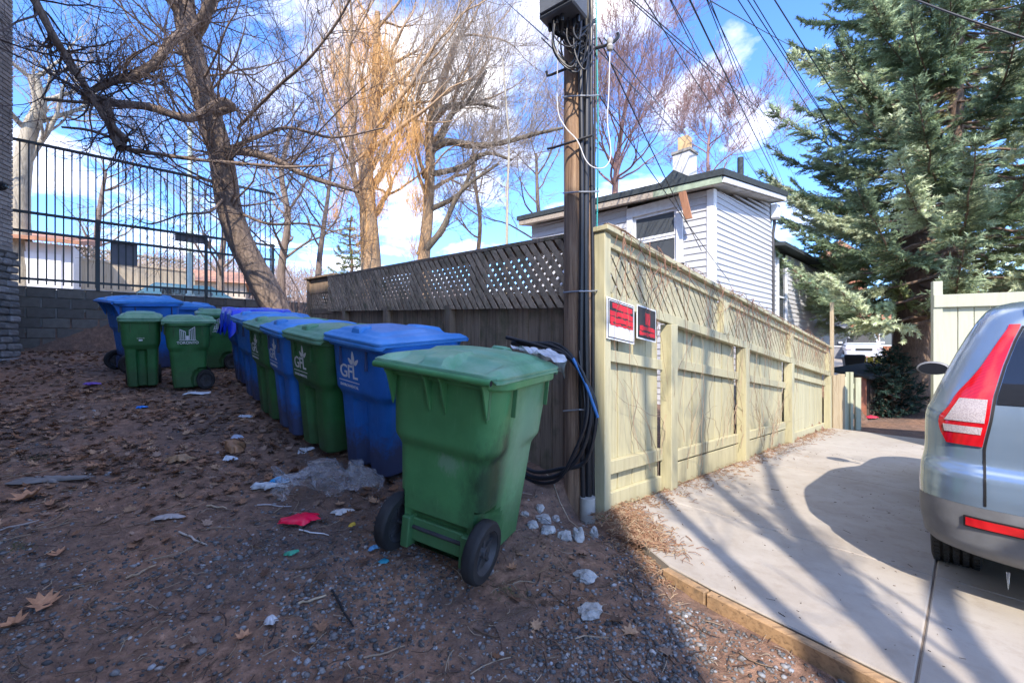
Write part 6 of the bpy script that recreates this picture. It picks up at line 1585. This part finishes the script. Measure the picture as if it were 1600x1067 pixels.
# leaf litter: lobed dead leaves, uncountable
def in_dirt(x, y): 
    s, q = sq(x, y); return not (s > .25 and q < .2) and not (s > -.62 and q < -.9) and not (s > -.15 and q < -.05) and s < .1
LEAF = [(0, -.5), (.10, -.30), (.34, -.34), (.24, -.12), (.50, .02), (.27, .12), (.30, .36), (.10, .28), (0, .55), (-.10, .28), (-.30, .36), (-.27, .12), (-.50, .02), (-.24, -.12), (-.34, -.34), (-.10, -.30)]
lv = []; lf = []; lc = []; q = np.random.default_rng(3)
tones = [(.27, .145, .085), (.34, .19, .115), (.19, .105, .068), (.42, .27, .17), (.14, .09, .065), (.32, .225, .17)]
cnt = 0
while cnt < 6500:
    y = q.uniform(1.5, 9.8); x = q.uniform(-1.25 * y - .3, .8)
    if not in_dirt(x, y): continue
    s_, qq = sq(x, y)
    if qq > 10.5: continue
    pr = .03 + .97 * sm(3.0, 5.6, y - .35 * x) 
    pr *= .35 + .9 * sm(-.25, .3, noise.noise(Vector((x * 1.6, y * 1.6, 8))))
    if q.random() > pr: continue
    z = gnd(x, y) + q.uniform(.004, .02); sz = q.uniform(.03, .092); a = q.uniform(0, 6.28); tx, ty = q.normal(0, .28, 2); cu = q.uniform(.2, 1.2)
    n0 = len(lv); c = np.array(tones[q.integers(6)]) * q.uniform(.7, 1.2)
    for (u, v_) in LEAF + [(0, 0)]:
        X, Y_ = u * sz * .85, v_ * sz; Z = (u * u * .9 + v_ * v_ * .5) * sz * cu * (1 if q.random() > .15 else .3) + X * tx + Y_ * ty
        lv.append((x + X * math.cos(a) - Y_ * math.sin(a), y + X * math.sin(a) + Y_ * math.cos(a), z + max(Z, -.01))); lc.append(c)
    for i in range(16): lf.append((n0 + i, n0 + (i + 1) % 16, n0 + 16))
    cnt += 1
M_leaf = attr_mat('dead_leaves', .85, .35, 60, .2, .12)
tag(link('leaf_litter', mesh_np('leaf_litter', np.array(lv), np.array(lf), M_leaf, np.array(lc))), 'brown dead leaves littering the dirt', kind='stuff')
# gravel
ico = bmesh.new(); bmesh.ops.create_icosphere(ico, subdivisions=1, radius=1); IV = np.array([v_.co[:] for v_ in ico.verts]); IF = np.array([[v_.index for v_ in f_.verts] for f_ in ico.faces]); ico.free()
gv_ = []; gf_ = []; gc_ = []; n0 = 0; cnt = 0
while cnt < 12500:
    y = 1.45 + abs(q.normal(0, 1)) * 1.05 if q.random() < .8 else q.uniform(1.4, 7); x = q.uniform(-1.25 * y, min(1.25 * y, 1.7))
    if not in_dirt(x, y) or y > 8: continue
    dens = .25 + .75 * sm(-.15, .30, noise.noise(Vector((x * 1.1 + 4, y * 1.1, 0)))) ; dens *= (.35 + .65 * sm(-2.6, -.9, x)) * (.30 if (-.1 < x < .6 and 2.1 < y < 3.2) else 1)
    if q.random() > dens: continue
    r = min(.017, max(.003, q.lognormal(-5.1, .45))); sc3 = np.array([q.uniform(.8, 1.3), q.uniform(.7, 1.1), q.uniform(.45, .8)]) * r
    a = q.uniform(0, 6.28); v_ = IV * (1 + q.normal(0, .13, (len(IV), 1))) * sc3; v_ = np.stack([v_[:, 0] * math.cos(a) - v_[:, 1] * math.sin(a), v_[:, 0] * math.sin(a) + v_[:, 1] * math.cos(a), v_[:, 2]], 1)
    gv_.append(v_ + [x, y, gnd(x, y) + r * .18]); gf_.append(IF + n0); n0 += len(IV)
    g_ = q.choice([.07, .11, .16, .22, .29, .36], p=[.24, .26, .24, .15, .08, .03]) * q.uniform(.8, 1.2); tn = q.uniform(-.06, .06)
    gc_.append(np.tile(np.array([g_ * (1 + tn), g_, g_ * (1.02 - tn)]), (len(IV), 1))); cnt += 1
tag(link('gravel', mesh_np('gravel', np.concatenate(gv_), np.concatenate(gf_), attr_mat('pebbles', .75, .3, 120, .3), np.concatenate(gc_), smooth=True)), 'loose grey gravel scattered on the dirt', kind='stuff')
# twigs, straw and needles
pa = {3: []}; 
tv = []; 
for k in range(5200):
    y = q.uniform(1.45, 8.5) if k % 3 else q.uniform(1.4, 3.4); x = q.uniform(-1.25 * y, min(1.2 * y, 1.7))
    if not in_dirt(x, y): continue
    L = q.lognormal(-2.75, .55); a = q.uniform(0, 6.28); z = gnd(x, y) + .006; pts = []
    b = q.normal(0, .5)
    for i in range(4): pts.append((x + math.cos(a + b * i / 3) * L * i / 3, y + math.sin(a + b * i / 3) * L * i / 3, gnd(x, y) + .006 + q.uniform(0, .012)))
    tv.append((pts, np.full(4, q.uniform(.0009, .0024) * (1.6 if L > .12 else 1))))
v_, f_ = tubes_np(tv, 3); pc = np.repeat(np.array([np.array([(.22, .15, .10), (.13, .09, .065), (.34, .27, .20), (.09, .06, .05)][q.integers(4)]) for _ in tv]), 12, 0)
tag(link('twig_litter', mesh_np('twig_litter', v_, f_, attr_mat('twig_bits', .85, .2), pc)), 'thin twigs and straw scattered on the dirt', kind='stuff')
# reddish needle and leaf debris piled in the corner by the conduit and on the edge of the concrete
tv = []; cols_ = []
for k in range(3000):
    if k < 1700: x, y = .88 + q.normal(0, .11), 3.02 + q.normal(0, .30)
    else:
        s_ = q.uniform(.2, 7.6); qq = -abs(q.normal(0, .13)) - .05; x, y = XY(s_, qq)
    z = max(gnd(x, y) if in_dirt(x, y) else -9, padz(x, y) + .002 if sq(x, y)[0] > -.3 else -9) + (q.uniform(0, .05) * math.exp(-((x - .82) ** 2 + (y - 3.15) ** 2) / .03) if k < 1700 else 0)
    a = q.uniform(0, 6.28); L = q.uniform(.02, .09)
    tv.append(([(x, y, z + .003), (x + math.cos(a) * L / 2, y + math.sin(a) * L / 2, z + q.uniform(.003, .02)), (x + math.cos(a) * L, y + math.sin(a) * L, z + .004)], np.full(3, q.uniform(.0012, .0035))))
    cols_.append(np.array([(.34, .20, .12), (.24, .13, .08), (.42, .30, .19)][q.integers(3)]))
v_, f_ = tubes_np(tv, 3); tag(link('dry_debris', mesh_np('dry_debris', v_, f_, bpy.data.materials['twig_bits'], np.repeat(np.array(cols_), 9, 0))), 'reddish dry needles and stems along the fence foot', kind='stuff')
tv = []
for k in range(900):
    y = q.uniform(1.7, 7); x = q.uniform(.9, 1.05 * y); 
    if in_dirt(x, y) or sq(x, y)[1] > -.1: continue
    z = padz(x, y) + .003; a = q.uniform(0, 6.28); L = q.lognormal(-4.6, .6)
    if noise.noise(Vector((x * 1.4, y * 1.4, 3))) < q.uniform(-.3, .5): continue
    tv.append(([(x, y, z), (x + math.cos(a) * L, y + math.sin(a) * L, z)], np.full(2, q.uniform(.0008, .0022))))
v_, f_ = tubes_np(tv, 3); tag(link('driveway_debris', mesh_np('driveway_debris', v_, f_, bpy.data.materials['twig_bits'], np.tile(np.array((.12, .085, .06)), (len(v_), 1)))), 'small dark bits of debris on the concrete', kind='stuff')
# grass tufts
tv = []
for cx_, cy_, n_ in ((790, 925, 60), (30, 862, 50), (60, 720, 60)):
    c = G(cx_, cy_)
    for k in range(n_):
        x, y = c.x + q.normal(0, .05), c.y + q.normal(0, .04); L = q.uniform(.01, .035); a = q.uniform(0, 6.28); z = gnd(x, y)
        tv.append(([(x, y, z), (x + math.cos(a) * L * .4, y + math.sin(a) * L * .4, z + L * .5), (x + math.cos(a) * L, y + math.sin(a) * L, z + L * .55)], np.array([.0012, .001, .0004])))
v_, f_ = tubes_np(tv, 3); tag(link('grass', mesh_np('grass', v_, f_, plain('grass_green', (.07, .10, .03), .8, .3, 20, 0))), 'sparse weak grass tufts in the dirt', kind='stuff')
# weak moss-brown oil of tyre tracks is part of the concrete material; debris on the cap of the dark fence is left out
